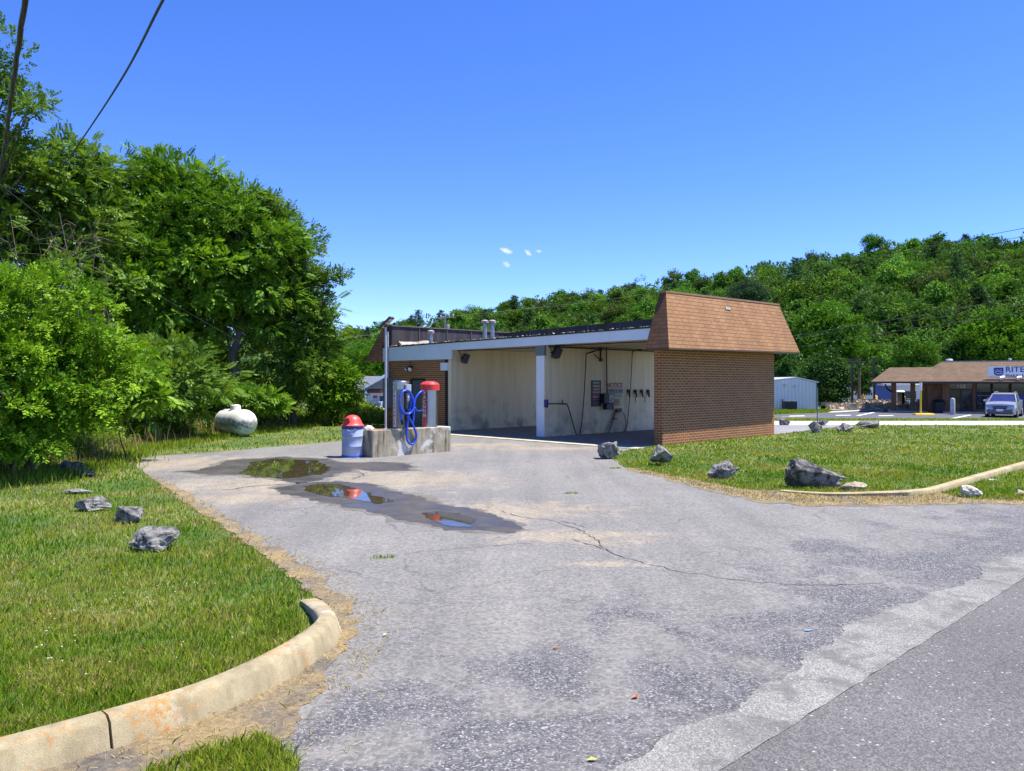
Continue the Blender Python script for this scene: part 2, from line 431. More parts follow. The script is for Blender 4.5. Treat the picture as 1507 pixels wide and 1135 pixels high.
M_road = road_mat('dark_asphalt', (.115, .11, .104), (.36, .35, .33), 95, .045)
M_gutter = road_mat('gutter_grit', (.215, .208, .187), (.36, .35, .32), 110, .07, .75)
M_plot = road_mat('parking_asphalt', (.085, .085, .10), (.3, .3, .3), 40, .05)
M_drive = road_mat('service_asphalt', (.22, .215, .22), (.4, .4, .4), 50, .06)
M_paint = pbr('road_paint', (.78, .76, .70), .7, 0, .15, 5)
M_ypaint = pbr('yellow_paint', (.78, .52, .03), .5, 0, .15, 5)

def wet_mat():
    m, nt, out = new_mat('wet_asphalt_film'); co = objco(nt)
    f = noise_f(nt, co, 3.5, 7, .65)
    c = ramp(nt, f, [(.3, (.045, .041, .036)), (.7, (.085, .075, .06))])
    vo = nd(nt, 'ShaderNodeTexVoronoi', {'Vector': co, 'Scale': 90.0})
    r = ramp(nt, noise_f(nt, co, 1.1, 4), [(.4, .34), (.62, .75)])
    principled(nt, out, c, r, 0, bump(nt, vo.outputs['Distance'], .2, .004)); return m
M_wet = wet_mat()
def water_mat():
    m, nt, out = new_mat('puddle_water'); co = objco(nt)
    f = noise_f(nt, co, 5, 4)
    c = ramp(nt, f, [(.35, (.045, .036, .018)), (.7, (.075, .06, .03))])
    principled(nt, out, c, .02, 0, bump(nt, noise_f(nt, co, 9, 2), .02, .004), **{'IOR': 1.33, 'Specular IOR Level': .6}); return m
M_water = water_mat()

def lawn_mat():
    m, nt, out = new_mat('lawn_earth'); co = objco(nt)
    f = noise_f(nt, co, .55, 6, .65, .4); g = noise_f(nt, co, 14, 5, .7)
    c = mixc(nt, ramp(nt, f, [(.42, 0.0), (.68, 1.0)]), (.06, .12, .016), (.22, .22, .06))
    c = mixc(nt, .7, c, ramp(nt, g, [(.25, .45), (.75, 1.4)]), 'MULTIPLY')
    principled(nt, out, c, .95, 0, bump(nt, g, .9, .05)); return m
M_lawn = lawn_mat()
def hill_mat():
    m, nt, out = new_mat('forest_floor'); co = objco(nt)
    g = noise_f(nt, co, .3, 6, .7)
    principled(nt, out, ramp(nt, g, [(.3, (.012, .03, .006)), (.7, (.03, .06, .012))]), .95); return m
M_hill = hill_mat()

M_grass = leaf_mat('grass_blade', (.10, .235, .012), (.50, .51, .075), .38, .2)
M_straw = leaf_mat('dry_grass_blade', (.27, .19, .075), (.58, .46, .24), .2, .2)
M_leafA = leaf_mat('walnut_leaf', (.036, .115, .008), (.24, .42, .036), .28, .2)
M_leafB = leaf_mat('bright_leaf', (.042, .14, .006), (.26, .43, .032), .26, .2)
M_leafC = leaf_mat('olive_leaf', (.05, .12, .014), (.20, .32, .045), .3, .2)
M_weed = leaf_mat('weed_leaf', (.07, .16, .014), (.30, .38, .06), .35, .25)
M_hillA = leaf_mat('hill_broadleaf', (.042, .12, .014), (.15, .29, .036), .28, .12, .8)
M_hillP = leaf_mat('hill_pine', (.028, .08, .025), (.09, .165, .05), .15, .1, .7)
M_hillD = leaf_mat('hill_olive', (.042, .085, .02), (.125, .185, .045), .2, .1, .7)
M_hillF = leaf_mat('forest_leaf', (.040, .11, .015), (.135, .25, .040), .25, .1)
M_bark = pbr('grey_bark', (.085, .065, .05), .9, 0, .35, 6, 25, .8, (1, 1, .3))
M_dead = pbr('dead_twig', (.13, .10, .075), .9, 0, .3, 6)

# ------------------------------------------------------------------ leaves by the thousand (numpy)
def np_mesh(name, verts, nper, mat, tint):
    """faces of nper consecutive vertices each, with a tint per face"""
    nv = len(verts); nf = nv // nper
    me = bpy.data.meshes.new(name)
    me.vertices.add(nv); me.vertices.foreach_set('co', np.ascontiguousarray(verts, np.float32).ravel())
    me.loops.add(nv); me.loops.foreach_set('vertex_index', np.arange(nv, dtype=np.int32))
    me.polygons.add(nf); me.polygons.foreach_set('loop_start', np.arange(0, nv, nper, dtype=np.int32))
    a = me.attributes.new('tint', 'FLOAT', 'FACE'); a.data.foreach_set('value', np.ascontiguousarray(tint, np.float32))
    me.materials.append(mat); me.update(calc_edges=True); return me

def pinnate(rng, pairs=6, L=.34, leaf=.125, w=.05):
    q = []
    for i in range(pairs):
        x = L * (.18 + .82 * i / pairs)
        for sgn in (-1, 1):
            dx, dy = .45, sgn * .89
            l = leaf * (.8 + .4 * math.sin(math.pi * (i + 1) / (pairs + 1)))
            a = np.array([x, 0, -.55 * x * x]); d = np.array([dx, dy, -.28]) * l; n = np.array([-dy, dx, 0]) * w * sgn * .5
            q.append([a, a + d * .45 + n, a + d, a + d * .45 - n])
    a = np.array([L, 0, -.55 * L * L]); q.append([a, a + np.array([leaf * .5, w * .5, -.03]), a + np.array([leaf, 0, -.06]), a + np.array([leaf * .5, -w * .5, -.03])])
    return np.array(q)

def broad(rng, n=9, L=.3, leaf=.11, w=.07):
    q = []
    for i in range(n):
        x = L * (i + .5) / n; ang = rng.uniform(.4, 1.2) * (1 if i % 2 else -1)
        l = leaf * rng.uniform(.75, 1.25)
        d = np.array([math.cos(ang), math.sin(ang), rng.uniform(-.5, .25)]); d /= np.linalg.norm(d)
        n_ = np.cross(d, np.array([rng.uniform(-.4, .4), rng.uniform(-.4, .4), 1.0])); n_ /= np.linalg.norm(n_)
        a = np.array([x, 0, rng.uniform(-.03, .03)])
        q.append([a, a + d * l * .5 + n_ * w * .5, a + d * l, a + d * l * .5 - n_ * w * .5])
    return np.array(q)

def clump_tpl(rng, n=6, size=.55):
    q = []
    for i in range(n):
        d = rng.normal(size=3); d /= np.linalg.norm(d); e = np.cross(d, rng.normal(size=3)); e /= np.linalg.norm(e)
        c = rng.normal(size=3) * size * .5; s = size * rng.uniform(.35, .6)
        q.append([c - d * s, c + e * s * .5, c + d * s, c - e * s * .5])
    return np.array(q)

def spray_mesh(name, mat, pos, dirs, scl, tpl, tint, rng, roll=.5):
    N = len(pos); K = len(tpl)
    x = dirs / (np.linalg.norm(dirs, axis=1, keepdims=True) + 1e-9)
    up = np.array([0, 0, 1.0]) + rng.normal(size=(N, 3)) * roll
    y = np.cross(up, x); y /= (np.linalg.norm(y, axis=1, keepdims=True) + 1e-9); z = np.cross(x, y)
    F = np.stack([x, y, z], 1) * scl[:, None, None]
    P = tpl.reshape(-1, 3)
    v = pos[:, None, :] + np.einsum('pk,nkj->npj', P, F)
    tt = np.repeat(tint, K) + rng.normal(size=N * K) * .12
    return np_mesh(name, v.reshape(-1, 3), 4, mat, np.clip(tt, 0, 1))

def crown_points(ells, n_clumps, cr, per, rng, shell=.4, droop=.25, fl=.75):
    """leaf sprays gathered in clumps that fill the given ellipsoids; returns pos, dir, tint, clump centres"""
    ells = np.array(ells, float); w = (ells[:, 3] * ells[:, 4] * ells[:, 5]) ** .62; w /= w.sum()
    k = rng.choice(len(ells), n_clumps, p=w); d = rng.normal(size=(n_clumps, 3)); d /= np.linalg.norm(d, axis=1, keepdims=True)
    cc = ells[k, :3] + d * ells[k, 3:6] * (rng.random((n_clumps, 1)) ** shell)
    crs = cr * rng.uniform(.5, 1.65, n_clumps)
    idx = np.repeat(np.arange(n_clumps), per); N = len(idx)
    e = rng.normal(size=(N, 3)); e[:, 2] = np.abs(e[:, 2]) * .9 - .35; e /= np.linalg.norm(e, axis=1, keepdims=True)
    pos = cc[idx] + e * crs[idx, None] * (rng.random((N, 1)) ** .45) * np.array([1, 1, fl])
    out = cc[idx] - ells[k[idx], :3]; out /= (np.linalg.norm(out, axis=1, keepdims=True) + 1e-6)
    dirs = e + out * .35 + np.array([0, 0, -droop]) + rng.normal(size=(N, 3)) * .45
    tint = np.clip(rng.random(n_clumps)[idx] * .68 + rng.random(N) * .32, 0, 1)
    return pos, dirs, tint, cc

def limbs(base, top, targets, r0, rng, wob=.25):
    """tapered trunk with limbs reaching out to the given points"""
    mb = MB(); base = Vector(base); top = Vector(top)
    n = 9; tr = []
    for i in range(n):
        t = i / (n - 1); p = base.lerp(top, t); j = wob * math.sin(math.pi * t)
        tr.append(p + Vector((rng.normal() * j * .5, rng.normal() * j * .5, 0)))
    mb.tube(tr, [r0 * (1.25 if i == 0 else 1 - .8 * i / (n - 1)) for i in range(n)], 9)
    for q in targets:
        q = Vector(q); h = (q.z - base.z) / max(.1, (top.z - base.z))
        i = max(1, min(n - 2, int((h * .75) * (n - 1)))); a = tr[i]
        mid = a.lerp(q, .5) + Vector((rng.normal() * .2, rng.normal() * .2, .12 * (q - a).length))
        r = r0 * .42 * (1 - .6 * i / n)
        pts = smooth_path([a, mid, q], 4)
        mb.tube(pts, [r * (1 - .85 * k / (len(pts) - 1)) for k in range(len(pts))], 6)
        for _ in range(2):
            s = pts[4 + int(rng.integers(0, 3))]; e = s + Vector((rng.normal() * .3, rng.normal() * .3, rng.normal() * .2 + .1))
            mb.tube([s, s.lerp(e, .5) + Vector((0, 0, .1)), e], [r * .4, r * .28, r * .1], 5)
    return mb

def leafy_tree(name, label, cat, ells, base, top, seed, mat, tpl='pinnate', clumps=120, cr=.8, per=40, r0=.16, scl=1.0, nl=16, shell=.4, group=None, droop=.08):
    rng = np.random.default_rng(seed)
    root = thing(name, label, cat, (base[0], base[1], gz(base[1])), 0, group)
    o = np.array([base[0], base[1], gz(base[1])])
    E = [(e[0] - o[0], e[1] - o[1], e[2] - o[2], *e[3:]) for e in ells]
    pos, dirs, tint, cc = crown_points(E, clumps, cr, per, rng, shell, droop)
    keep = pos[:, 2] > .05; pos, dirs, tint = pos[keep], dirs[keep], tint[keep]
    T = pinnate(rng) if tpl == 'pinnate' else broad(rng)
    me = spray_mesh('crown', mat, pos, dirs, scl * rng.uniform(.7, 1.3, len(pos)), T, tint, rng)
    c = bpy.data.objects.new('crown', me); COL.objects.link(c); c.parent = root
    tg = cc[rng.choice(len(cc), min(nl, len(cc)), replace=False)]
    limbs((0, 0, -.1), np.array(top) - o, tg, r0, rng).build('trunk', M_bark, root, smooth=60)
    return root

# ================================================================== GROUND AND PAVING
def ground():
    xs = sorted(set([-900, -500, -250, -120, -80] + list(range(-60, 82, 2)) + [100, 150, 260, 500, 900]))
    ys = sorted(set([-300, -120, -60, -30] + list(range(-20, 82, 2)) + [95, 110, 125, 140, 200, 320, 600, 1200]))
    vs = [(x, y, gz(y)) for y in ys for x in xs]; nx = len(xs)
    fs = [(j * nx + i, j * nx + i + 1, (j + 1) * nx + i + 1, (j + 1) * nx + i) for j in range(len(ys) - 1) for i in range(nx - 1)]
    mb = MB(); mb.add(vs, fs); return tag(mb.build('ground', M_lawn), kind='structure')
ground()

def rough_poly(poly, amp=0.0, step=.25, scale=1.6, seed=0, skip=()):
    out = []; n = len(poly)
    for i in range(n):
        a, b = Vector(poly[i]), Vector(poly[(i + 1) % n]); L = (b - a).length
        k = 1 if (amp == 0 or i in skip) else max(1, min(60, int(L / step)))
        for j in range(k):
            p = a.lerp(b, j / k)
            if amp and i not in skip and not (j == 0 and (i - 1) % n in skip):
                q = noise.noise_vector(Vector((p.x * scale, p.y * scale, seed))) + .5 * noise.noise_vector(Vector((p.x * scale * 3.1, p.y * scale * 3.1, seed + 9))) + .28 * noise.noise_vector(Vector((p.x * scale * 9, p.y * scale * 9, seed + 4)))
                p = Vector((p.x + q.x * amp, p.y + q.y * amp))
            out.append((p.x, p.y))
    return out

def sheet(name, poly, dz, mat, kind='structure', amp=0.0, step=.25, scale=1.6, seed=0, skip=()):
    P = rough_poly(poly, amp, step, scale, seed, skip)
    from mathutils.geometry import delaunay_2d_cdt
    r = delaunay_2d_cdt([Vector(p) for p in P], [], [list(range(len(P)))], 1, 1e-5)
    bm = bmesh.new(); vs = [bm.verts.new((p.x, p.y, 0)) for p in r[0]]
    for f in r[2]: bm.faces.new([vs[i] for i in f])
    for y in (34, 42, 66):
        bmesh.ops.bisect_plane(bm, geom=bm.verts[:] + bm.edges[:] + bm.faces[:], plane_co=(0, y, 0), plane_no=(0, 1, 0))
    for v in bm.verts: v.co.z = gz(v.co.y) + dz
    for f in bm.faces:
        if f.normal.z < 0: f.normal_flip()
    bm.normal_update()
    bmesh.ops.recalc_face_normals(bm, faces=bm.faces)
    if sum(f.normal.z * f.calc_area() for f in bm.faces) < 0: bmesh.ops.reverse_faces(bm, faces=bm.faces)
    me = bpy.data.meshes.new(name); bm.to_mesh(me); bm.free(); me.materials.append(mat)
    o = bpy.data.objects.new(name, me); COL.objects.link(o); tag(o, kind=kind); return o, P

def road_pt(k, d): return (ROADP[0] + V[0] * k + RN[0] * d, ROADP[1] + V[1] * k + RN[1] * d)
def loc_pt(t, s): return (BC[0] + V[0] * t + U[0] * s, BC[1] + V[1] * t + U[1] * s)

LOT_L = [G(*p) for p in ((330, 1135), (400, 1060), (450, 1000), (496, 950), (497, 905), (462, 868), (422, 829), (358, 788), (308, 756), (258, 723), (226, 705), (203, 688), (178, 678),
                         (230, 671), (300, 667), (400, 658), (500, 650), (535, 642), (548, 634))]
LOT_R = [loc_pt(-.02, .1)] + [G(*p) for p in ((890, 668), (918, 688), (985, 705), (1060, 724), (1130, 739), (1180, 744), (1300, 744), (1430, 741), (1507, 742), (1600, 743))]
LOT = LOT_L + [loc_pt(-.02, 13.7)] + LOT_R + [road_pt(24, .0), road_pt(0, .0), road_pt(-6, .0), (-2.4, 1.6)]
_, LOTP = sheet('parking_lot', LOT, .004, M_lot, amp=.07, step=.2, scale=2.0, seed=3, skip=(18, 19, len(LOT) - 5, len(LOT) - 4, len(LOT) - 3, len(LOT) - 2))
sheet('road', [road_pt(-40, 0), road_pt(120, 0), road_pt(120, -9), road_pt(-40, -9)], .007, M_road, amp=.0)
# gritty strip between the lot and the road, with a ragged inner edge
gm = MB(); rg = random.Random(5); k = -7.0; row = []
while k < 27:
    d = .35 + .14 * noise.noise(Vector((k * .55, 2.2, 0))) + .13 * noise.noise(Vector((k * 1.7, 5.2, 0))) + .06 * noise.noise(Vector((k * 4.3, 3.2, 0))) + .035 * noise.noise(Vector((k * 9, 1.2, 0))) + .016 * noise.noise(Vector((k * 31, 1.2, 0)))
    d += .10 * max(0.0, 1 - ((k - 3.2) / 1.6) ** 2)
    e = .012 * noise.noise(Vector((k * 6, 9.2, 0)))
    row += [(*road_pt(k, e), .010), (*road_pt(k, d), .010)]; k += .05
gm.add(row, [(2 * i, 2 * i + 2, 2 * i + 3, 2 * i + 1) for i in range(len(row) // 2 - 1)])
tag(gm.build('gutter', M_gutter), kind='structure')

def dirt_mat():
    m, nt, out = new_mat('dry_verge'); co = objco(nt)
    f = noise_f(nt, co, 2.2, 7, .7, .4); g = noise_f(nt, co, 26, 6, .75)
    c = mixc(nt, ramp(nt, f, [(.42, 0.0), (.62, 1.0)]), (.34, .25, .12), (.17, .15, .125))
    c = mixc(nt, ramp(nt, noise_f(nt, co, 6, 5, .7), [(.58, 0.0), (.7, .8)]), c, (.085, .06, .035))
    c = mixc(nt, .9, c, ramp(nt, g, [(.25, .35), (.75, 1.5)]), 'MULTIPLY')
    principled(nt, out, c, .95, 0, bump(nt, g, 1.0, .03)); return m
DIRT = dirt_mat()
VERGE_L = [G(*p) for p in ((372, 1135), (425, 1075), (468, 1020), (505, 970), (522, 930), (512, 890), (484, 862), (440, 826), (374, 787), (322, 757), (270, 724), (236, 704),
                           (222, 706), (250, 724), (298, 758), (350, 793), (405, 833), (448, 870), (490, 902), (492, 940), (445, 972), (375, 1004), (275, 1040), (180, 1075), (40, 1115))] + [(-3.0, 2.6), (-1.7, 2.2)]
STRAW_L = [G(*p) for p in ((440, 1135), (475, 1075), (530, 1010), (565, 950), (560, 900), (520, 860), (460, 822), (385, 784), (328, 754), (272, 722), (236, 702),
                           (205, 696), (230, 722), (280, 758), (335, 795), (392, 836), (440, 872), (490, 902), (492, 940), (455, 985), (390, 1020), (290, 1060), (200, 1100), (100, 1135))]
sheet('verge', VERGE_L, .008, DIRT, amp=.11, step=.05, scale=3.2, seed=1)
VERGE_R = [G(*p) for p in ((920, 690.5), (985, 707), (1060, 727), (1130, 741), (1200, 746), (1300, 745), (1430, 742), (1507, 743), (1600, 744), (1600, 735), (1507, 737), (1430, 735), (1370, 724), (1290, 728), (1160, 724), (1100, 722), (1010, 705), (930, 689))]
sheet('verge', VERGE_R, .008, DIRT, amp=.16, step=.08, scale=3, seed=2)

# wet ground and puddles
WET1 = [G(*p) for p in ((258, 694), (300, 692), (345, 677), (420, 673), (480, 676), (505, 681), (560, 681), (592, 682), (616, 692), (560, 695), (520, 691), (492, 699), (470, 706), (440, 712), (400, 706), (360, 699), (318, 699), (285, 697))]
sheet('wet_asphalt', WET1, .008, M_wet, amp=.22, step=.06, scale=1.9, seed=4)
M_damp = pbr('damp_asphalt', (.135, .122, .10), .8, 0, .25, 3.0, 90, .4)
def grow(P, k):
    cx_, cy_ = sum(p[0] for p in P) / len(P), sum(p[1] for p in P) / len(P); out = []
    for x, y in P:
        d = math.hypot(x - cx_, y - cy_); out.append((cx_ + (x - cx_) * (1 + k / d), cy_ + (y - cy_) * (1 + k / d)))
    return out
WET2 = [G(*p) for p in ((402, 719), (440, 711), (500, 709), (540, 713), (560, 718), (610, 729), (650, 741), (700, 751), (740, 762), (770, 779), (750, 785), (700, 784), (650, 779), (600, 769), (560, 758), (510, 746), (460, 736), (420, 727))]
sheet('wet_asphalt', WET2, .008, M_wet, amp=.15, step=.05, scale=2.6, seed=5)
sheet('damp_asphalt', grow(WET1, .16), .0062, M_damp, amp=.26, step=.06, scale=1.9, seed=4)
sheet('damp_asphalt', grow(WET2, .12), .0062, M_damp, amp=.20, step=.05, scale=2.6, seed=6)
for sd, (nm, pts) in enumerate((('puddle', ((356, 698), (370, 681), (400, 676), (465, 678), (484, 688), (472, 699), (420, 705), (385, 703))),
                  ('puddle', ((441, 717), (470, 713), (500, 713), (525, 721), (548, 729), (580, 738), (560, 743), (520, 737), (480, 730), (455, 726))),
                  ('puddle', ((618, 757), (640, 754), (670, 757), (706, 768), (690, 777), (655, 773), (630, 766))))):
    sheet(nm, [G(*p) for p in pts], .012, M_water, amp=.13, step=.05, scale=2.0, seed=20 + sd)

# cracks in the asphalt: thin dark ragged strips
M_crack = pbr('crack_dark', (.035, .033, .03), .95, 0, .3, 10)
def crack(pts, w):
    P = [Vector(G(*p)) for p in pts]; out = []; rr = random.Random(len(pts) * 7 + int(pts[0][0])); left, right = [], []
    Q = []
    for a, b in zip(P, P[1:]):
        n = max(2, int((b - a).length / .09))
        Q += [a.lerp(b, i / n) + Vector((rr.uniform(-.03, .03), rr.uniform(-.03, .03))) for i in range(n)]
    Q.append(P[-1])
    for i, q in enumerate(Q):
        d = (Q[min(i + 1, len(Q) - 1)] - Q[max(0, i - 1)]).normalized(); nrm = Vector((-d.y, d.x)); ww = w * rr.uniform(.3, 1.2) * (.35 if i in (0, len(Q) - 1) else 1)
        left.append(q + nrm * ww); right.append(q - nrm * ww)
    mb = MB(); n = len(Q)
    mb.add([(p.x, p.y, .0085) for p in left] + [(p.x, p.y, .0085) for p in right], [(i, i + 1, n + i + 1, n + i) for i in range(n - 1)])
    tag(mb.build('pavement_crack', M_crack), kind='structure')
crack(((735, 752), (770, 762), (815, 767), (850, 780), (875, 792), (885, 806), (905, 816), (950, 830), (1000, 842), (1060, 851), (1120, 858), (1210, 863), (1300, 858)), .0065)
crack(((815, 767), (842, 771), (860, 777)), .008)
crack(((330, 722), (372, 716), (420, 713)), .016)
crack(((520, 706), (535, 700), (531, 696)), .012)
crack(((405, 752), (450, 748), (520, 742)), .006)
crack(((560, 823), (620, 812), (700, 806), (790, 800)), .005)
crack(((840, 795), (905, 812)), .008)

# kerbs
def kerb(pts, h, w, lean, hfun=None, name='kerb', mat=None, zsink=.02):
    P = smooth_path([(x, y, 0) for x, y in pts], 7); mb = MB(); vs, fs = [], []; n = len(P)
    for i, p in enumerate(P):
        d = (P[min(i + 1, n - 1)] - P[max(0, i - 1)]).normalized(); nr = Vector((d.y, -d.x, 0)); hh = h * (hfun(i / (n - 1)) if hfun else 1)
        jig = .012 * noise.noise(Vector((p.x * 4, p.y * 4, 1)))
        prof = [(w / 2 + lean, -zsink), (w / 2 + lean * .25 + jig, hh * .82), (w / 2 - .022 + jig, hh * .985), (0, hh + jig * .4), (-w / 2 + .02, hh * .98), (-w / 2, hh * .8), (-w / 2, -zsink)]
        vs += [(p.x + nr.x * a, p.y + nr.y * a, z) for a, z in prof]
    m = 7
    for i in range(n - 1):
        fs += [(i * m + j, i * m + j + 1, (i + 1) * m + j + 1, (i + 1) * m + j) for j in range(m - 1)]
    fs += [tuple(range(m)), tuple(range((n - 1) * m + m - 1, (n - 1) * m - 1, -1))]
    mb.add(vs, fs); return tag(mb.build(name, mat or M_kerb, smooth=50), kind='structure')
def GK(px, py, z=.17): return G(px, py, z)
KL = [GK(-420, 1185), GK(-200, 1136), GK(0, 1086), GK(152, 1046)]
KL2 = [GK(155, 1045.3), GK(290, 1006), GK(385, 966), GK(447, 932), GK(478, 905), (GK(472, 888, .12)), (GK(452, 878, .05))]
kerb(KL, .16, .125, .06)
kerb(KL2, .16, .125, .06, lambda t: 1.0 if t < .66 else max(.18, 1 - (t - .66) * 2.4))
KR = [G(1150, 722, .02), G(1215, 725, .05), G(1290, 724, .07), G(1345, 722.5, .08), G(1375, 717.5, .09), G(1420, 704, .1), G(1507, 680, .1), G(1620, 650, .1)]
kerb(list(reversed(KR)), .1, .15, .03, lambda t: 1.0 if t < .55 else max(.3, 1 - (t - .55) * 1.6), mat=M_kerb2)

# ------------------------------------------------------------------ paving behind the car wash and at the shops
DRIVE = [loc_pt(6.8, .12), loc_pt(12.9, .55), loc_pt(15.5, 1.2), loc_pt(15.5, 20), loc_pt(6.8, 20)]
sheet('service_drive', DRIVE, .006, M_drive, amp=.05, step=.4, skip=(3, 4))
sheet('side_street', [(8, 42.9), (90, 41.6), (90, 47.6), (8, 47.2)], .02, M_slab)
sheet('shop_parking', [at(1118, 50.0), (90, 50.4), (90, 70), at(1440, 69), at(1300, 66.5), at(1262, 63.5), at(1215, 60.0), at(1180, 58.3), at(1140, 56.5), at(1118, 56)], .02, M_plot)
sheet('concrete_apron', [at(1218, 59.2), at(1236, 60.0), at(1262, 62.4), at(1310, 66.0), at(1440, 66.6), at(1440, 67.6), at(1300, 67.4), at(1262, 64.8), at(1224, 62.0)], .05, M_slab)
for a, b, w in (((1262, 612.0), (1300, 604.5), .12), ((1402, 616), (1428, 611), .12)):
    A, B = Vector(G(*a, -.48)), Vector(G(*b, -.48)); d = (B - A).normalized(); n_ = Vector((-d.y, d.x)) * w
    sheet('road_marking', [A + n_, B + n_, B - n_, A - n_], .03, M_paint)
for c in ((1240, 611.5), (1303, 612.0), (1172, 612.5)):
    A = Vector(G(*c, -.48)); sheet('road_marking', [(A.x - .75, A.y - .55), (A.x + .5, A.y - .2), (A.x + .8, A.y + .6), (A.x - .3, A.y + .3)], .03, M_paint)
sheet('road_marking', [at(1150, 52.6), at(1205, 54.0), at(1205, 54.3), at(1150, 52.9)], .03, M_ypaint)
sheet('gravel_bank', [at(1222, 64.6), at(1262, 66.2), at(1300, 68.0), (70, 69.0), (70, 84), at(1215, 84)], .05, pbr('bank_gravel', (.36, .30, .22), .95, 0, .5, 2.5, 12, 1.0))

# ================================================================== CAR WASH BUILDING (local x = depth t, y = along the front s)
CW = thing('car_wash', 'brown brick self-service car wash with two open bays and tan mansard roof ends', 'car wash', (*BC, 0), A44)
SL, SR = plane_t(566, 600)[0], 0.0                 # s of the far left corner
s_div0, s_div1 = plane_t(801.5, 600)[0], plane_t(789.5, 600)[0]
s_room = plane_t(664, 600)[0]
DEP = plane_s(1139.5, 600, 0)[0]
def roofz(s): return 3.42 - .012 * s
# brick pier / side wall on the right
MB().box(0, DEP, 0, .30, -.05, 3.2).build('side_wall', M_brick, CW, bevel=.006)
# dividing wall, with a corner guard and a junction box at the head
dv = MB().box(0, 6.75, s_div0, s_div1, -.02, 3.08).build('dividing_wall', M_bay, CW, bevel=.008)
MB().box(-.012, .0, s_div0 + .01, s_div1 - .01, 0.0, 2.75).build('edge_plate', M_white, dv)
MB().box(-.03, .05, s_div0 - .02, s_div1 + .02, 2.72, 3.09).build('head_plate', M_panelgrey, dv)
# equipment room: painted inner wall to the bay, brick front
MB().box(0, 6.75, s_room, s_room + .18, -.02, 3.08).build('bay_wall', M_bay, CW)
sd0, sd1 = plane_t(626, 600)[0], plane_t(603.5, 600)[0]; zd = 1.98
fw = MB()
fw.box(.0, .25, s_room + .18, sd0, -.05, 3.1).box(.0, .25, sd1, SL, -.05, 3.1).box(.0, .25, sd0, sd1, zd, 3.1)
fw.box(.25, DEP, SL - .25, SL, -.05, 3.1)
fw.box(6.2, DEP, s_room + .2, SL - .26, -.05, 3.1)
fw.build('front_wall', M_brick, CW)
dr = MB().box(.07, .12, sd0, sd1, 0.02, zd).build('door', M_door, CW)
MB().box(.02, .07, sd0, sd0 + .05, .02, zd).box(.02, .07, sd1 - .05, sd1, .02, zd).box(.02, .07, sd0 + .05, sd1 - .05, zd - .06, zd).build('door_frame', M_dark, dr)
MB().tube([(.07, sd0 + .12, 1.0), (.01, sd0 + .12, 1.0), (.01, sd0 + .22, 1.0)], .012).build('handle', M_galv, dr)
MB().box(-.005, .0, s_room + .185, s_room + .36, 0, 2.70).build('corner_guard', M_dark, CW)
# floor, sill, ceiling, roof deck
MB().box(.02, DEP, .30, s_div0, -.02, .016).box(.02, DEP, s_div1, s_room, -.02, .0165).build('bay_floor', M_bayfloor, CW)
MB().box(-1.15, .018, .32, s_room, -.02, .0165).build('front_slab', M_bayfloor, CW)
MB().box(-1.62, -1.152, -.25, s_room + .1, -.02, .022).build('concrete_sill', concrete_mat('sill_concrete', (.62, .56, .38), (.35, .28, .16), .3, 0, .15), CW)
MB().box(.06, 6.7, .31, s_room - .005, 3.085, 3.16).build('ceiling', M_ceil, CW)
N_ = 24
rf = MB()
vs = []; fs = []
for i in range(N_ + 1):
    s = SL * i / N_
    vs += [(-.02, s, 3.17), (DEP - .1, s, 3.17), (DEP - .1, s, roofz(s) - .02), (-.02, s, roofz(s) - .02)]
for i in range(N_):
    b = i * 4; fs += [(b + j, b + (j + 1) % 4, b + 4 + (j + 1) % 4, b + 4 + j) for j in range(4)]
fs += [(0, 1, 2, 3), (N_ * 4 + 3, N_ * 4 + 2, N_ * 4 + 1, N_ * 4)]
rf.add(vs, fs); rf.build('roof_deck', M_tar, CW)
# fascia board: shallow over the bays, deep over the equipment room
fa = MB(); s_step = s_room - .12
fa.frustum([(-.10, .15, 3.095), (-.02, .15, 3.095), (-.02, s_step, 3.035), (-.10, s_step, 3.035)], [(-.10, .15, roofz(.15)), (-.02, .15, roofz(.15)), (-.02, s_step, roofz(s_step)), (-.10, s_step, roofz(s_step))])
fa.frustum([(-.10, s_step, 2.70), (-.02, s_step, 2.70), (-.02, SL, 2.70), (-.10, SL, 2.70)], [(-.10, s_step, roofz(s_step)), (-.02, s_step, roofz(s_step)), (-.02, SL, roofz(SL)), (-.10, SL, roofz(SL))])
fas = fa.build('fascia', M_fascia, CW)
de = MB(); de.frustum([(-.13, .2, roofz(.2)), (.1, .2, roofz(.2)), (.1, SL, roofz(SL)), (-.13, SL, roofz(SL))], [(-.13, .2, roofz(.2) + .045), (.1, .2, roofz(.2) + .045), (.1, SL, roofz(SL) + .045), (-.13, SL, roofz(SL) + .045)])
de.build('drip_edge', M_black, fas)
# loose roof gravel along the edge
rg = random.Random(11); gv = MB()
for i in range(620):
    s = rg.uniform(.4, SL - .1); t = rg.uniform(-.08, .55); h = rg.uniform(.012, .035) + (.012 if rg.random() < .2 else 0); z = roofz(s) + (.045 if t < .1 else 0.0)
    a = rg.uniform(.015, .05); r_ = rg.uniform(0, 3)
    gv.obox((t, s, z + h * .4), ((math.cos(r_), math.sin(r_), rg.uniform(-.4, .4)), (-math.sin(r_), math.cos(r_), 0), (0, 0, 1)), (a, a * .7, h * .6))
gvo = gv.build('roof_gravel', M_gravel, CW); gvo['kind'] = 'stuff'
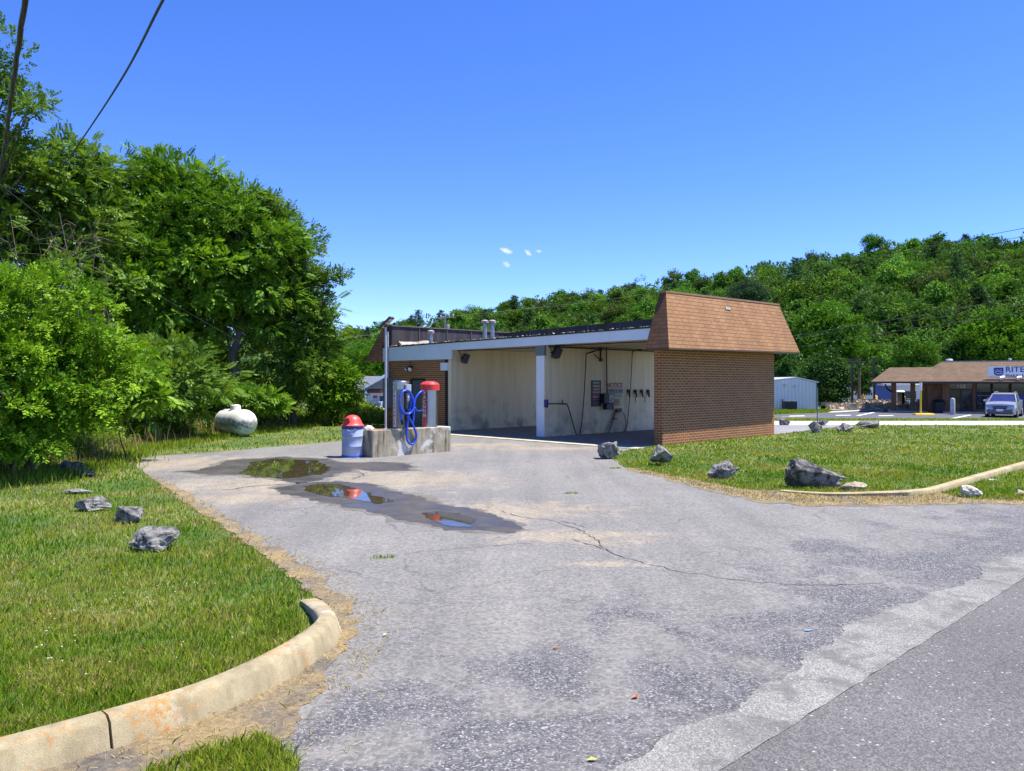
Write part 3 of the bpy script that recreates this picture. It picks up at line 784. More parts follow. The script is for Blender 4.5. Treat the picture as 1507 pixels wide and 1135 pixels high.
# pale wrinkled felt flashing that slumps off the parapets
fl = MB(); vs = []; fs = []
def strip(pfun, n):
    b = len(vs)
    for i in range(n + 1):
        a, c_ = pfun(i / n); vs.append(a); vs.append(c_)
    for i in range(n): fs.append((b + 2 * i, b + 2 * i + 2, b + 2 * i + 3, b + 2 * i + 1))
nz = lambda x, k: noise.noise(Vector((x * k, 3.3, 1.7)))
strip(lambda u_: ((.3 + u_ * 6.2, SL - .56, roofz(SL) + .30 + .14 * nz(u_, 9)), (.3 + u_ * 6.2, SL - .95 - .2 * nz(u_, 7), roofz(SL) + .01)), 40)
strip(lambda u_: ((6.35, SL - .6 - u_ * (SL - 1.4), 3.42 + .22 + .12 * nz(u_, 13)), (5.8 + .2 * nz(u_, 9), SL - .6 - u_ * (SL - 1.4), 3.43)), 60)
fl.add(vs, fs); fl.build('slumped_felt', pbr('sun_bleached_felt', (.26, .235, .205), .85, 0, .5, 3, 40, .3), CW)

# mansard ends
def mansard(name, lo, hi, mat, cap=True):
    m = MB().frustum(lo, hi).build(name, mat, CW)
    return m
zb0, zb1, zt0, zt1 = 2.80, 2.885, 4.455, 4.53
tA, tB = -.57, plane_s(1177, 518, -.62)[0]
tC, tD = .10, plane_s(1146, 449, -.05)[0]
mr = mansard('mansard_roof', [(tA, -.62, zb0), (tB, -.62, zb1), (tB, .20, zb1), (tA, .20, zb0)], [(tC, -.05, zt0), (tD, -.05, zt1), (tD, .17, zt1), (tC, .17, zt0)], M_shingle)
mr.data.materials.append(M_shingle_shade)
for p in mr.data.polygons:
    if p.normal.x < -.5: p.material_index = 1        # end return: same shingles, its shade painted in as a darker colour
dirv = (tD - tC, 0, zt1 - zt0)
MB().obox(((tC + tD) / 2, .06, (zt0 + zt1) / 2 + .012), (dirv, (0, 1, 0), (0, 0, 1)), ((tD - tC) / 2 + .03, .135, .028)).build('ridge_cap', pbr('cap_metal', (.34, .18, .10), .6, .1, .12, 3), mr)
MB().frustum([(tA - .01, -.63, zb0 - .045), (tB + .01, -.63, zb1 - .045), (tB + .01, .19, zb1 - .045), (tA - .01, .19, zb0 - .045)],
             [(tA - .01, -.63, zb0 - .003), (tB + .01, -.63, zb1 - .003), (tB + .01, .19, zb1 - .003), (tA - .01, .19, zb0 - .003)]).build('eave_board', pbr('eave_brown', (.10, .06, .04), .7), mr)
# a grey patch where a shingle is missing near the ridge
tp, zp = plane_s(1072, 454, -.19)
sp_ = -.62 + .57 * (zp - 2.84) / 1.65
MB().obox((tp, sp_ - .012, zp), ((1, 0, 0), (0, .57, 1.65), (0, -1.65, .57)), (.14, .045, .012)).build('missing_shingle_patch', pbr('bare_felt', (.36, .33, .30), .8, 0, .5, 20), mr)
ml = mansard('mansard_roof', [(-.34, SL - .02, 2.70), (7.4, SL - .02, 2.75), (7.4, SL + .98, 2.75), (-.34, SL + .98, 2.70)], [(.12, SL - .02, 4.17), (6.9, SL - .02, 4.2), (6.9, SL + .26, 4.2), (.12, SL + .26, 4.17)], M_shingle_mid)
MB().box(.0, 6.6, SL - .52, SL - .03, 3.2, 4.13).build('parapet_lining', M_lining, CW)
MB().box(-.03, 6.9, SL - .56, SL + .02, 4.135, 4.17).build('parapet_coping', pbr('coping_brown', (.22, .15, .10), .7), CW)
# back parapet, seen from its tarred inner side, with a few raised seams
zr0, zr1 = 4.12, 4.42
mrr = mansard('mansard_roof', [(6.42, .2, 3.2), (7.6, .2, 3.0), (7.6, SL - .1, 3.0), (6.42, SL - .1, 3.2)], [(6.42, .2, zr1), (6.7, .2, zr1), (6.7, SL - .1, zr0), (6.42, SL - .1, zr0)], M_tar)
for s in (1.6, 3.2, 5.0, 6.6, 8.3, 10.0, 11.7):
    zz = zr1 + (zr0 - zr1) * s / SL; MB().box(6.385, 6.418, s - .02, s + .02, 3.35, zz - .05).build('felt_seam', pbr('grey_seam', (.10, .095, .09), .7), mrr)
for tt in (1.4, 2.9, 4.3, 5.6): MB().box(tt - .02, tt + .02, SL - .545, SL - .521, 3.3, 4.12).build('felt_seam', pbr('grey_seam', (.10, .095, .09), .7), ml)
# roof vents
def roof_vent(px, pt, t, r):
    s = plane_t(px, 500, t)[0]; ax = BC[1] + t * V[1] + s * U[1]; zt = CAMH + (HY - pt) * ax / FPX
    p = MB().lathe([(r, 3.3), (r, zt - .1)], 14, (t, s, 0)).build('vent_pipe', M_galv, CW, smooth=40)
    MB().lathe([(r * 1.1, zt - .16), (r * 1.75, zt - .12), (r * 1.8, zt - .03), (r * .9, zt + .01), (.01, zt + .02)], 14, (t, s, 0)).build('vent_cap', pbr('vent_cap_tan', (.45, .39, .33), .5, .3), p, smooth=40)
roof_vent(634, 486.5, 1.6, .085); roof_vent(713.5, 471.5, 2.4, .085); roof_vent(724.5, 471.5, 2.4, .085)
# conduit and electrics on the front wall
s_c = plane_t(575, 560)[0]
MB().tube([(-.15, s_c, 2.0), (-.15, s_c, 3.9)], .045, 10).box(-.15, -.02, s_c - .03, s_c + .03, 3.0, 3.05).build('service_mast', M_pipe, CW, smooth=40)
s_a, s_b = plane_t(578, 580)[0], plane_t(569.5, 580)[0]
eb = MB().box(-.2, -.004, s_a, s_b, .75, 2.0).build('electric_cabinet', M_panelgrey, CW, bevel=.01)
MB().box(-.215, -.2, (s_a + s_b) / 2 - .03, (s_a + s_b) / 2 + .03, 1.35, 1.5).build('latch', M_galv, eb)
s0_, s1_ = plane_t(661, 540)[0], plane_t(651.5, 540)[0]
MB().box(-.12, -.004, s0_, s1_, plane_t(656, 545.5)[1], plane_t(656, 534)[1]).build('junction_box', M_white, CW, bevel=.01)
# thin pipes round the tops of the bays
pp = MB()
pp.tube([(.15, s_div0 - .06, 3.02), (6.3, s_div0 - .06, 3.02)], .025, 6)
pp.tube([(.12, s_room - .25, 3.01), (.12, s_div1 + .1, 3.0)], .018, 6)
pp.tube([(.5, s_div0 - .03, 3.06), (.5, .35, 3.06)], .018, 6)
pp.build('ceiling_pipe', M_rust, CW)

# twin floodlight over the door
s_f, z_f = plane_t(606, 541)
tf = thing('twin_floodlight', 'pair of round white floodlight bulbs over the grey equipment-room door', 'floodlight', (*loc_pt(-.02, s_f), z_f), A44)
MB().box(-.1, 0, -.05, .05, -.02, .06).tube([(-.05, 0, .05), (-.05, 0, .4)], .012, 6).build('bracket', M_dark, tf)
for sg in (-1, 1):
    h = MB().lathe([(.03, 0), (.05, .06), (.085, .13), (.09, .15)], 14).build('lamp_housing', M_dark, tf, smooth=40, loc=(-.06, .06 * sg, -.02))
    h.rotation_euler = (R(-70 * 0), R(-115), R(-30 * sg))
    MB().lathe([(.01, .19), (.05, .18), (.085, .152), (.085, .145)], 14).build('bulb', pbr('frosted_glass', (.75, .76, .78), .3), h, smooth=60)
# big bay floodlights
def floodlight(px, py, s, label, face):
    t, z = plane_s(px, py, s)
    o = thing('bay_floodlight', label, 'floodlight', (*loc_pt(t, s), z), A44, 'floodlights in the wash bays')
    b = MB().obox((0, -.22, 0), ((.75, -.45, -.35), (.5, .87, 0), (.3, -.2, .93)), (.10, .24, .17)).build('lamp_body', M_dark, o, bevel=.015)
    MB().obox((.085, -.275, -.04), ((.75, -.45, -.35), (.5, .87, 0), (.3, -.2, .93)), (.012, .19, .13)).build('lens', pbr('lamp_lens', (.35, .35, .33), .15), b)
    MB().tube([(-.05, 0, .02), (-.05, -.16, .05), (-.02, -.22, .16)], .025, 8).tube([(-.05, -.01, .1), (-.12, -.02, .28), (-.15, -.03, .42)], .014, 6).build('bracket', M_dark, o)
    return o
floodlight(812, 520, s_div0, 'black floodlight at the top of the dividing wall in the bay with the NOTICE sign', 1)
floodlight(679, 528, s_room, 'black floodlight at the top of the bare wall beside the equipment room', 1)

# ------------------------------------------------------------------ equipment on the dividing wall (bay with the signs)
SD = s_div0
def dw(px, py, off=0.0):
    t, z = plane_s(px, py, SD - off); return (t, SD - off, z)
def on_wall(name, label, cat, px, py, group=None):
    t, s, z = dw(px, py); o = thing(name, label, cat, (*loc_pt(t, s), z), A44, group); return o, (t, s, z)
def rel(p, o): return (p[0] - o[0], p[1] - o[1], p[2] - o[2])
def wall_rect(mb, x0, y0, x1, y1, o, d0, d1, m=0):
    a = rel(dw(x0, y1), o); b = rel(dw(x1, y0), o); mb.box(a[0], b[0], -d1, -d0, a[2], b[2], m); return mb
TXT = dict(right=(1, 0, 0), up=(0, 0, 1))
# menu board
mbd, o_ = on_wall('menu_board', 'tall narrow black wash menu board left of the coin box', 'sign', 877, 579)
bd = wall_rect(MB(), 870, 560, 884, 598.6, o_, 0, .02).build('board', M_black, mbd)
for i, (y0, y1, c) in enumerate(((561.5, 566, (.10, .22, .20)), (567, 570, (.35, .30, .14)), (571, 575, (.50, .10, .06)), (576, 578.5, (.16, .30, .32)), (579.5, 581, (.55, .10, .09)), (582, 586, (.42, .10, .13)), (587, 589, (.12, .12, .2)))):
    wall_rect(MB(), 871.5, y0, 882.5, y1, o_, .02, .024).build('colour_panel', pbr('panel_colour_%d' % i, c, .5, 0, .25, 12), bd)
for y in (562.8, 564.4, 568.4, 572.3, 573.7, 577.3, 583, 584.6, 591.5, 594, 596.2): wall_rect(MB(), 873, y, 881.5 - (y * 7 % 3), y + .55, o_, .0242, .026).build('text_line', pbr('sign_grey', (.5, .5, .48), .6), bd)
# NOTICE sign
ns, o_ = on_wall('notice_sign', 'white painted NOTICE sign with red heading above the tan card', 'sign', 904.5, 574)
nb = wall_rect(MB(), 892.5, 562.5, 917, 586.5, o_, 0, .008).build('board', pbr('sign_white', (.66, .63, .53), .6, 0, .08), ns)
ctr = rel(dw(904.3, 567.5), o_)
text_mesh('lettering', 'NOTICE', .245, pbr('sign_red', (.42, .035, .025), .6), nb, (ctr[0], -.012, ctr[2]), sx=1.05, **TXT)
bx = MB(); wall_rect(bx, 893.3, 572.4, 916.3, 578.4, o_, .008, .012)
bxo = bx.build('message_panel', M_black, nb)
wall_rect(MB(), 894.0, 573.3, 915.6, 577.5, o_, .012, .014).build('message_field', pbr('sign_white2', (.55, .53, .46), .6), bxo)
for x0, x1 in ((895, 896.5), (897.2, 899.5), (900, 902), (902.8, 904.5), (906, 907.5), (909, 911), (911.6, 914.6)): wall_rect(MB(), x0, 574.2, x1, 576.8, o_, .014, .016).build('printed_word', M_black, bxo)
for y, x0, x1 in ((579.5, 900, 914.8), (581.9, 901, 914.8), (584.2, 900.5, 914.6)):
    wall_rect(MB(), x0, y, x1, y + .9, o_, .008, .011).build('text_line', M_black, nb)
# tan card
tc, o_ = on_wall('paper_notice', 'square tan paper notice below the NOTICE sign', 'notice', 906, 592)
wall_rect(MB(), 900.6, 587.2, 911.8, 597.2, o_, 0, .012).build('card', pbr('tan_card', (.55, .36, .17), .7, 0, .12, 9), tc)
for y, x0, x1 in ((588.7, 903, 909.5), (590.6, 902, 910.2), (592.3, 902.5, 910)): wall_rect(MB(), x0, y, x1, y + .6, o_, .012, .014).build('text_line', pbr('sign_brown', (.25, .10, .05), .7), tc)
# coin box
cb, o_ = on_wall('coin_box', 'dark metal coin box with dial and cash tray between the signs', 'coin box', 892, 588)
c0 = wall_rect(MB(), 884.3, 579, 899.8, 594, o_, 0, .16).build('housing', M_dark, cb, bevel=.01)
wall_rect(MB(), 887, 593.8, 897.8, 603, o_, 0, .19).build('cash_tray', M_dark, cb, bevel=.01)
fp = wall_rect(MB(), 890.8, 579.8, 899.3, 593.2, o_, .16, .166).build('face_plate', pbr('worn_plate', (.10, .10, .10), .4, .5), c0)
dp = MB()
for x0, y0, x1, y1 in ((892, 582, 893.5, 588), (894.5, 581.5, 895.5, 585), (896.5, 584.5, 898.6, 586.2), (894.2, 589.5, 898.4, 591), (891.5, 590.5, 893, 592.3), (896, 587, 897, 588.6)): wall_rect(dp, x0, y0, x1, y1, o_, .166, .17)
dp.build('label_plate', pbr('label_white', (.55, .56, .54), .5), fp)
cnd = MB(); a = rel(dw(891.7, 580), o_); b = rel(dw(890.9, 509.5), o_); cnd.tube([(a[0], -.05, a[2]), (b[0], -.05, b[2])], .022, 8); cnd.build('conduit', M_rust, cb)
# pressure hose on its wall boom, with lance in a blue holster
def wpath(pts, off, o, k=5): return smooth_path([rel(dw(x, y, off), o) for x, y in pts], k)
ph, o_ = on_wall('pressure_hose', 'black pressure hose hanging in a deep U from a wall arm, lance in blue holster', 'hose', 850, 600)
hs = MB(); hs.tube(wpath(((832, 594), (834.5, 595.2), (838, 605), (843, 623), (847, 636), (850, 640.5), (853, 637.5), (856, 622), (859, 590), (861, 555), (862.5, 522)), .06, o_), .017, 7)
hs.build('hose', M_black, ph, smooth=60)
MB().tube([rel(dw(801, 594.3, .07), o_), rel(dw(833, 594.5, .07), o_)], .018, 8).tube([rel(dw(806, 594.5, .05), o_), rel(dw(806, 589, .05), o_)], .016, 6).tube([rel(dw(827.5, 594.5, .05), o_), rel(dw(827.5, 588.5, .05), o_)], .016, 6).build('lance', M_dark, ph)
h_ = MB(); a = rel(dw(800.8, 594), o_); h_.lathe([(.05, -.13), (.075, -.10), (.075, .13), (.06, .13), (.06, -.05)], 14, (a[0], -.09, a[2])); h_.build('holster', pbr('holster_blue', (.01, .02, .14), .4), ph, smooth=40)
bm_ = MB(); p0 = rel(dw(884, 514, .03), o_); p1 = rel(dw(884, 530, .03), o_); pe = rel(dw(862.5, 521, .06), o_)
bm_.tube([p0, p1], .03, 8).tube([p0, pe], .022, 8).tube([rel(dw(874, 521.5, .05), o_), rel(dw(883.5, 529, .04), o_)], .016, 6)
for q in (p0, p1): bm_.obox(q, ((1, 0, 0), (0, 1, 0), (0, 0, 1)), (.055, .04, .055))
bm_.build('wall_arm', M_rust, ph)
# second boom hose
bh, o_ = on_wall('boom_hose', 'thin black hose dropping from an overhead arm by the foam brush', 'hose', 925, 580)
MB().tube(wpath(((930.5, 519), (929.5, 540), (927.5, 575), (925, 605), (922, 630), (918.5, 637), (915, 637.5)), .07, o_), .016, 7).build('hose', M_black, bh, smooth=60)
MB().tube([rel(dw(930.5, 519, .07), o_), rel(dw(932, 516.5, .07), o_), rel(dw(948, 513.5, .1), o_), rel(dw(962, 511.5, .15), o_)], .026, 8).build('overhead_arm', M_rust, bh)
# foam brush standing in its tube
fb, o_ = on_wall('foam_brush', 'foam brush in a slanted pale tube leaning against the dividing wall', 'brush', 902, 622)
p0 = rel(dw(898, 637.5, .12), o_); p1 = rel(dw(908.3, 606.5, .06), o_)
MB().tube([p0, p1], [.055, .05], 12).build('holder_tube', pbr('pvc_tan', (.50, .46, .34), .5), fb, smooth=40)
MB().tube([rel(dw(895.5, 637, .05), o_), rel(dw(906.5, 606, .03), o_)], .02, 6).obox(rel(dw(910.5, 604.3, .07), o_), ((1, 0, .15), (0, 1, 0), (-.15, 0, 1)), (.13, .05, .06)).obox(rel(dw(904.5, 616.5, .1), o_), ((1, 0, 0), (0, 1, 0), (0, 0, 1)), (.07, .07, .018)).build('brush', M_black, fb)
MB().tube(wpath(((911, 604), (915, 605.5), (919, 612), (921.3, 622), (919.5, 632), (916, 637), (912, 638.5)), .08, o_), .014, 7).build('hose', M_black, fb, smooth=60)
# floor mat clips
clipm = MB().box(-.05, .05, -.05, 0, .02, .13).frustum([(-.018, -.10, -.16), (.018, -.10, -.16), (.018, -.06, -.16), (-.018, -.06, -.16)], [(-.06, -.06, .1), (.06, -.06, .1), (.06, -.02, .1), (-.06, -.02, .1)])
lab = ('mat clip just left of the thin overhead hose', 'mat clip with a long dark stain running down beneath it', 'mat clip third along, over the bare wall', 'mat clip nearest the back opening of the bay')
for (x, y), l in zip(((924.3, 578.5), (934.4, 578.5), (943.6, 578.5), (952.9, 578.5)), lab):
    t, s, z = dw(x, y); o = clipm.build('mat_clip', M_rust); o.location = (*loc_pt(t, s), z); o.rotation_euler = (0, 0, A44); tag(o, 'small rusty ' + l, 'clip', 'floor mat clips on the bay wall')
stn = MB()
for x, y0, y1 in ((935, 583, 592.5), (949, 583.5, 592.5)):
    a = dw(x - .6, y1); b = dw(x + .6, y0); stn.box(a[0], b[0], SD - .004, SD - .0005, a[2], b[2])
stn.build('wall_stain', pbr('stain', (.16, .15, .12), .6), dv)

# ================================================================== VACUUM ISLAND
KO = G(548, 674); IL, IH, IW = 2.47, .667, .52
ISL = thing('vacuum_island', 'long low concrete block island, stained and patched, carrying two vacuums', 'concrete island', (*KO, 0), A44)
MB().box(0, IL, 0, IW, -.03, IH).build('block', M_conc, ISL, bevel=.018)
MB().box(.02, .62, .03, IW - .03, IH - .001, IH + .004).build('rusty_top', pbr('rust_stain_top', (.36, .17, .08), .85, 0, .35, 5), ISL)
def isl(t, s): return (KO[0] + V[0] * t + U[0] * s, KO[1] + V[1] * t + U[1] * s)
def iplane(px, py, s): t, z = plane_s(px, py, s, KO); return (t, s, z)
fx = math.atan2(-1, -.12)
def vac(name, label, t, r, ztop, zcap, capr, bodymat, capmat, stripmat, txt, txtmat, strip_ang, group):
    o = thing(name, label, 'vacuum', (*isl(t, .25), IH), 0, group)
    H = ztop - IH; C_ = zcap - IH
    MB().lathe([(r * 1.03, 0), (r * 1.03, .03), (r, .032), (r, C_)], 40).build('drum', bodymat, o, smooth=35)
    MB().lathe([(capr, C_), (capr, H - .09), (capr * .97, H - .075), (capr * .72, H - .025), (capr * .35, H - .004), (.005, H)] if capr > r * 1.1 else
               [(capr, C_ - .004), (capr, H - .035), (capr * .92, H - .02), (capr * .5, H - .004), (.005, H)], 40).build('cap', capmat, o, smooth=24)
    # a lettered strip curved round the drum
    n = 7; half = .26; vs = []; fs = []
    for i in range(n + 1):
        a = strip_ang - half + 2 * half * i / n
        for z in (.04, C_ - .015): vs.append(((r + .005) * math.cos(a), (r + .005) * math.sin(a), z))
    for i in range(n): fs.append((2 * i, 2 * i + 2, 2 * i + 3, 2 * i + 1))
    st = MB(); st.add(vs, fs); so = st.build('label_strip', stripmat, o)
    k = len(txt); step = (C_ - .10) / max(k, 1)
    if txt == 'VACUUM': step = min(step, .118)
    er = Vector((-math.sin(strip_ang), math.cos(strip_ang), 0)); en = Vector((math.cos(strip_ang), math.sin(strip_ang), 0))
    for i, ch in enumerate(txt):
        p = en * (r + .008); z = C_ - .07 - step * i
        text_mesh('lettering', ch, step * 1.05, txtmat, so, (p.x, p.y, z), er, (0, 0, 1), sx=1.0, depth=.002)
    return o
M_strip_w = pbr('pale_strip', (.62, .60, .60), .5, 0, .1, 9); M_strip_r = pbr('red_strip', (.58, .05, .035), .5, 0, .12, 7)
toCam = lambda t: math.atan2(-isl(t, .25)[1], -isl(t, .25)[0])
vac('vacuum', 'silver domed vacuum drum with a pale vertical lettered strip, next to the lamp pole', 1.02, .205, 1.885, 1.66, .212, M_steel_d, M_steel, M_strip_w, 'FRAGRANCE', pbr('strip_ink', (.25, .07, .07), .6), toCam(1.02) - .78, 'vacuum drums on the island')
vac('vacuum', 'steel vacuum drum with a wide red cap and red VACUUM strip', 1.96, .20, 1.865, 1.63, .255, M_steel, M_red, M_strip_r, 'VACUUM', pbr('strip_white', (.75, .72, .7), .6), toCam(1.96) - .72, 'vacuum drums on the island')
# hose and its stand
hst = thing('hose_stand', 'slim grey hose stand with meter box and hook between the two vacuums', 'hose stand', (*KO, 0), A44)
tq = iplane(598, 600, .05)[0]
MB().box(tq - .03, tq + .03, .02, .08, IH, 1.74).build('post', M_dark, hst)
MB().box(tq - .075, tq + .085, -.05, .02, 1.60, 1.78).build('hook_plate', M_pipe, hst, bevel=.01)
mt = MB().box(tq - .06, tq + .05, -.04, .019, 1.16, 1.58).build('meter_box', pbr('meter_grey', (.13, .135, .14), .4, .4), hst, bevel=.008)
MB().box(tq - .035, tq + .02, -.047, -.04, 1.36, 1.50).build('meter_face', pbr('meter_white', (.6, .6, .58), .4), mt)
vh = thing('vacuum_hose', 'bright blue ribbed vacuum hose coiled over the stand, a loop hanging below the island top', 'hose', (*KO, 0), A44)
def hp(pts, s, k=6): return smooth_path([iplane(x, y, s if not isinstance(s, list) else s[i]) for i, (x, y) in enumerate(pts)], k)
def ribbed(pts, r):
    out = []; rs = []
    L = [pts[0]]
    for a, b in zip(pts, pts[1:]):
        n = max(1, int((b - a).length / .011))
        L += [a.lerp(b, (j + 1) / n) for j in range(n)]
    return L, [r * (1.06 if i % 2 else .93) for i in range(len(L))]
hb = MB()
p, rr = ribbed(hp(((602, 575.5), (597, 574.6), (591.5, 578), (588.2, 586), (588.6, 596), (592, 604.5), (598, 609), (604, 608), (608.4, 601), (608.9, 592), (605.5, 581), (602, 576)), [-.10, -.11, -.12, -.12, -.12, -.13, -.14, -.14, -.13, -.12, -.11, -.09]), .027); hb.tube(p, rr, 9)
p, rr = ribbed(hp(((604, 579), (605.8, 590), (603.5, 602), (601.5, 613), (599.5, 625), (598.3, 637), (599, 646), (602.3, 652.5), (606.5, 654), (611, 649.5), (612.8, 641), (610.5, 632), (606.5, 623), (602.5, 616), (600, 613)), [-.10, -.08, -.07, -.065, -.06, -.055, -.05, -.05, -.05, -.05, -.05, -.055, -.06, -.07, -.07]), .027); hb.tube(p, rr, 9)
p, rr = ribbed(hp(((607.5, 623), (608.8, 612), (609.5, 598), (611, 588), (614.5, 581.5), (619.5, 576.5), (623, 576)), [.02, .03, .04, .05, .06, .08, .12]), .025); hb.tube(p, rr, 9)
p, rr = ribbed(hp(((588.3, 590), (588.5, 603), (590, 612), (591.3, 618)), [-.10, -.09, -.08, -.08]), .025); hb.tube(p, rr, 9)
p, rr = ribbed(hp(((611, 600), (613, 604), (617, 605), (621, 604)), [.05, .08, .1, .16]), .018); hb.tube(p, rr, 7)
hb.build('hose', M_blue, vh, smooth=80)
a, b = iplane(591.3, 618, -.08), iplane(592.6, 625, -.08); MB().tube([a, b], [.028, .036], 10).build('nozzle', M_dark, vh)
# lamp pole on the island
tl = plane_s(567.6, 600, .2, KO)[0]
lp = thing('lamp_pole', 'thin grey lamp pole rising from the island end with a tilted flat LED head', 'lamp pole', (*isl(tl, .2), IH))
zt = CAMH + (HY - 478) * isl(tl, .2)[1] / FPX - IH
MB().tube([(0, 0, 0), (0, 0, zt)], .026, 10).lathe([(.06, 0), (.06, .012), (.03, .02)], 12).build('pole', M_pipe, lp, smooth=40)
ax = (Vector((.62, -.15, .62)).normalized(), Vector((.3, .95, .0)).normalized()); nn = ax[0].cross(ax[1])
lh = MB().obox((.03, 0, zt + .05), (ax[0], ax[1], nn), (.19, .12, .025)).obox((-.01, 0, zt), ((1, 0, 0), (0, 1, 0), (0, 0, 1)), (.05, .05, .06)).build('lamp_head', pbr('lamp_brown', (.05, .035, .035), .5), lp)
for k in (-1, 0, 1):
    c_ = Vector((.03, 0, zt + .05)) + ax[0] * .11 * k - nn * .028 * (1 if nn.z > 0 else -1)
    MB().obox(c_, (ax[0], ax[1], nn), (.04, .095, .004)).build('led_panel', pbr('led_cover', (.62, .46, .38), .3), lh)
# pebble / rag on the island
# trash can
TX, TY = at(518.8, 19.55)
tr_ = thing('trash_can', 'pale blue steel drum trash can with faded red dome lid', 'trash can', (TX, TY, 0))
MB().lathe([(.262, 0), (.272, .01), (.272, .045), (.262, .05)], 40).build('bottom_rim', M_rimblue, tr_, smooth=40)
MB().lathe([(.255, .05), (.26, .07), (.26, .27), (.2635, .275), (.26, .28), (.26, .51), (.2635, .515), (.26, .52), (.26, .69), (.255, .70)], 40).build('drum', M_canblue, tr_, smooth=50)
MB().lathe([(.258, .70), (.27, .705), (.27, .765), (.25, .77)], 40).build('top_rim', pbr('navy_rim', (.02, .035, .19), .4), tr_, smooth=40)
ld = MB().lathe([(.285, .765), (.285, .785), (.262, .795), (.235, .83), (.21, .90), (.165, .975), (.10, 1.02), (.04, 1.035), (.004, 1.038)], 40).build('lid', M_redcan, tr_, smooth=50)
MB().obox((-.10, -.19, .90), ((.88, -.47, 0), (.42, .80, .42), (-.2, -.37, .9)), (.085, .012, .075)).build('flap', pbr('flap_red', (.42, .04, .035), .5), ld, bevel=.01)
MB().tube(smooth_path([(-.07 + .0, -.262, .72), (-.05, -.29, .665), (.03, -.29, .65), (.10, -.275, .67), (.12, -.245, .72)], 4), .008, 6).build('handle', M_galv, tr_)
MB().tube([(.262, .03, .47), (.36, .06, .48), (.40, .08, .50)], .008, 6).build('tether', M_galv, tr_)
# crumpled white bag on the island corner
bg = MB(); bmv = bmesh.new(); bmesh.ops.create_icosphere(bmv, subdivisions=3, radius=1)
for v in bmv.verts:
    q = noise.noise(v.co * 2.3); v.co = Vector((v.co.x * .13, v.co.y * .1, max(-.01, v.co.z) * .095)) * (1 + .25 * q)
me = bpy.data.meshes.new('plastic_bag'); bmv.to_mesh(me); bmv.free(); me.materials.append(pbr('bag_white', (.55, .58, .55), .5))
o = bpy.data.objects.new('plastic_bag', me); COL.objects.link(o); o.location = (*isl(.16, .40), IH + .006); tag(o, 'crumpled whitish lump lying on the island top beside the trash can', 'bag')

# ================================================================== PROPANE TANK
TC = at(346.5, 27.2)
pt = thing('propane_tank', 'weathered white propane tank with mildew band lying on the grass', 'propane tank', (TC[0], TC[1], 0), math.atan2(-.72, .69))
rad, half = .44, .66; prof = []
for i in range(9):
    a = math.pi / 2 * i / 8; prof.append((-half - .36 * math.cos(a), rad * math.sin(a)))
prof += [(-half + 2 * half * j / 6, rad) for j in range(1, 6)]
prof += [(-x, r) for x, r in reversed(prof[:9])]
n = 40; vs, fs = [], []
for x, r in prof:
    for k in range(n): vs.append((x, max(r, .002) * math.cos(2 * math.pi * k / n), .47 + max(r, .002) * math.sin(2 * math.pi * k / n)))
for i in range(len(prof) - 1):
    for k in range(n): fs.append((i * n + k, i * n + (k + 1) % n, (i + 1) * n + (k + 1) % n, (i + 1) * n + k))
tb = MB(); tb.add(vs, fs); tb.build('tank_body', M_tank, pt, smooth=60)
sb = MB()
for xx in (-half, -.2, .22, half):
    ring = [(xx, (rad + .002) * math.cos(2 * math.pi * k / 40), .47 + (rad + .002) * math.sin(2 * math.pi * k / 40)) for k in range(41)]
    sb.tube(ring, .007, 5)
sb.build('weld_seam', M_tank, pt)
MB().lathe([(.175, .86), (.175, 1.01), (.165, 1.04), (.12, 1.065), (.05, 1.075), (.004, 1.077)], 24, (.0, 0, 0)).build('valve_dome', pbr('dome_white', (.70, .69, .63), .5, 0, .15, 6), pt, smooth=40)
for xx in (-.55, .55):
    MB().box(xx - .05, xx + .05, -.22, .22, -.02, .12).build('leg', M_rust, pt)

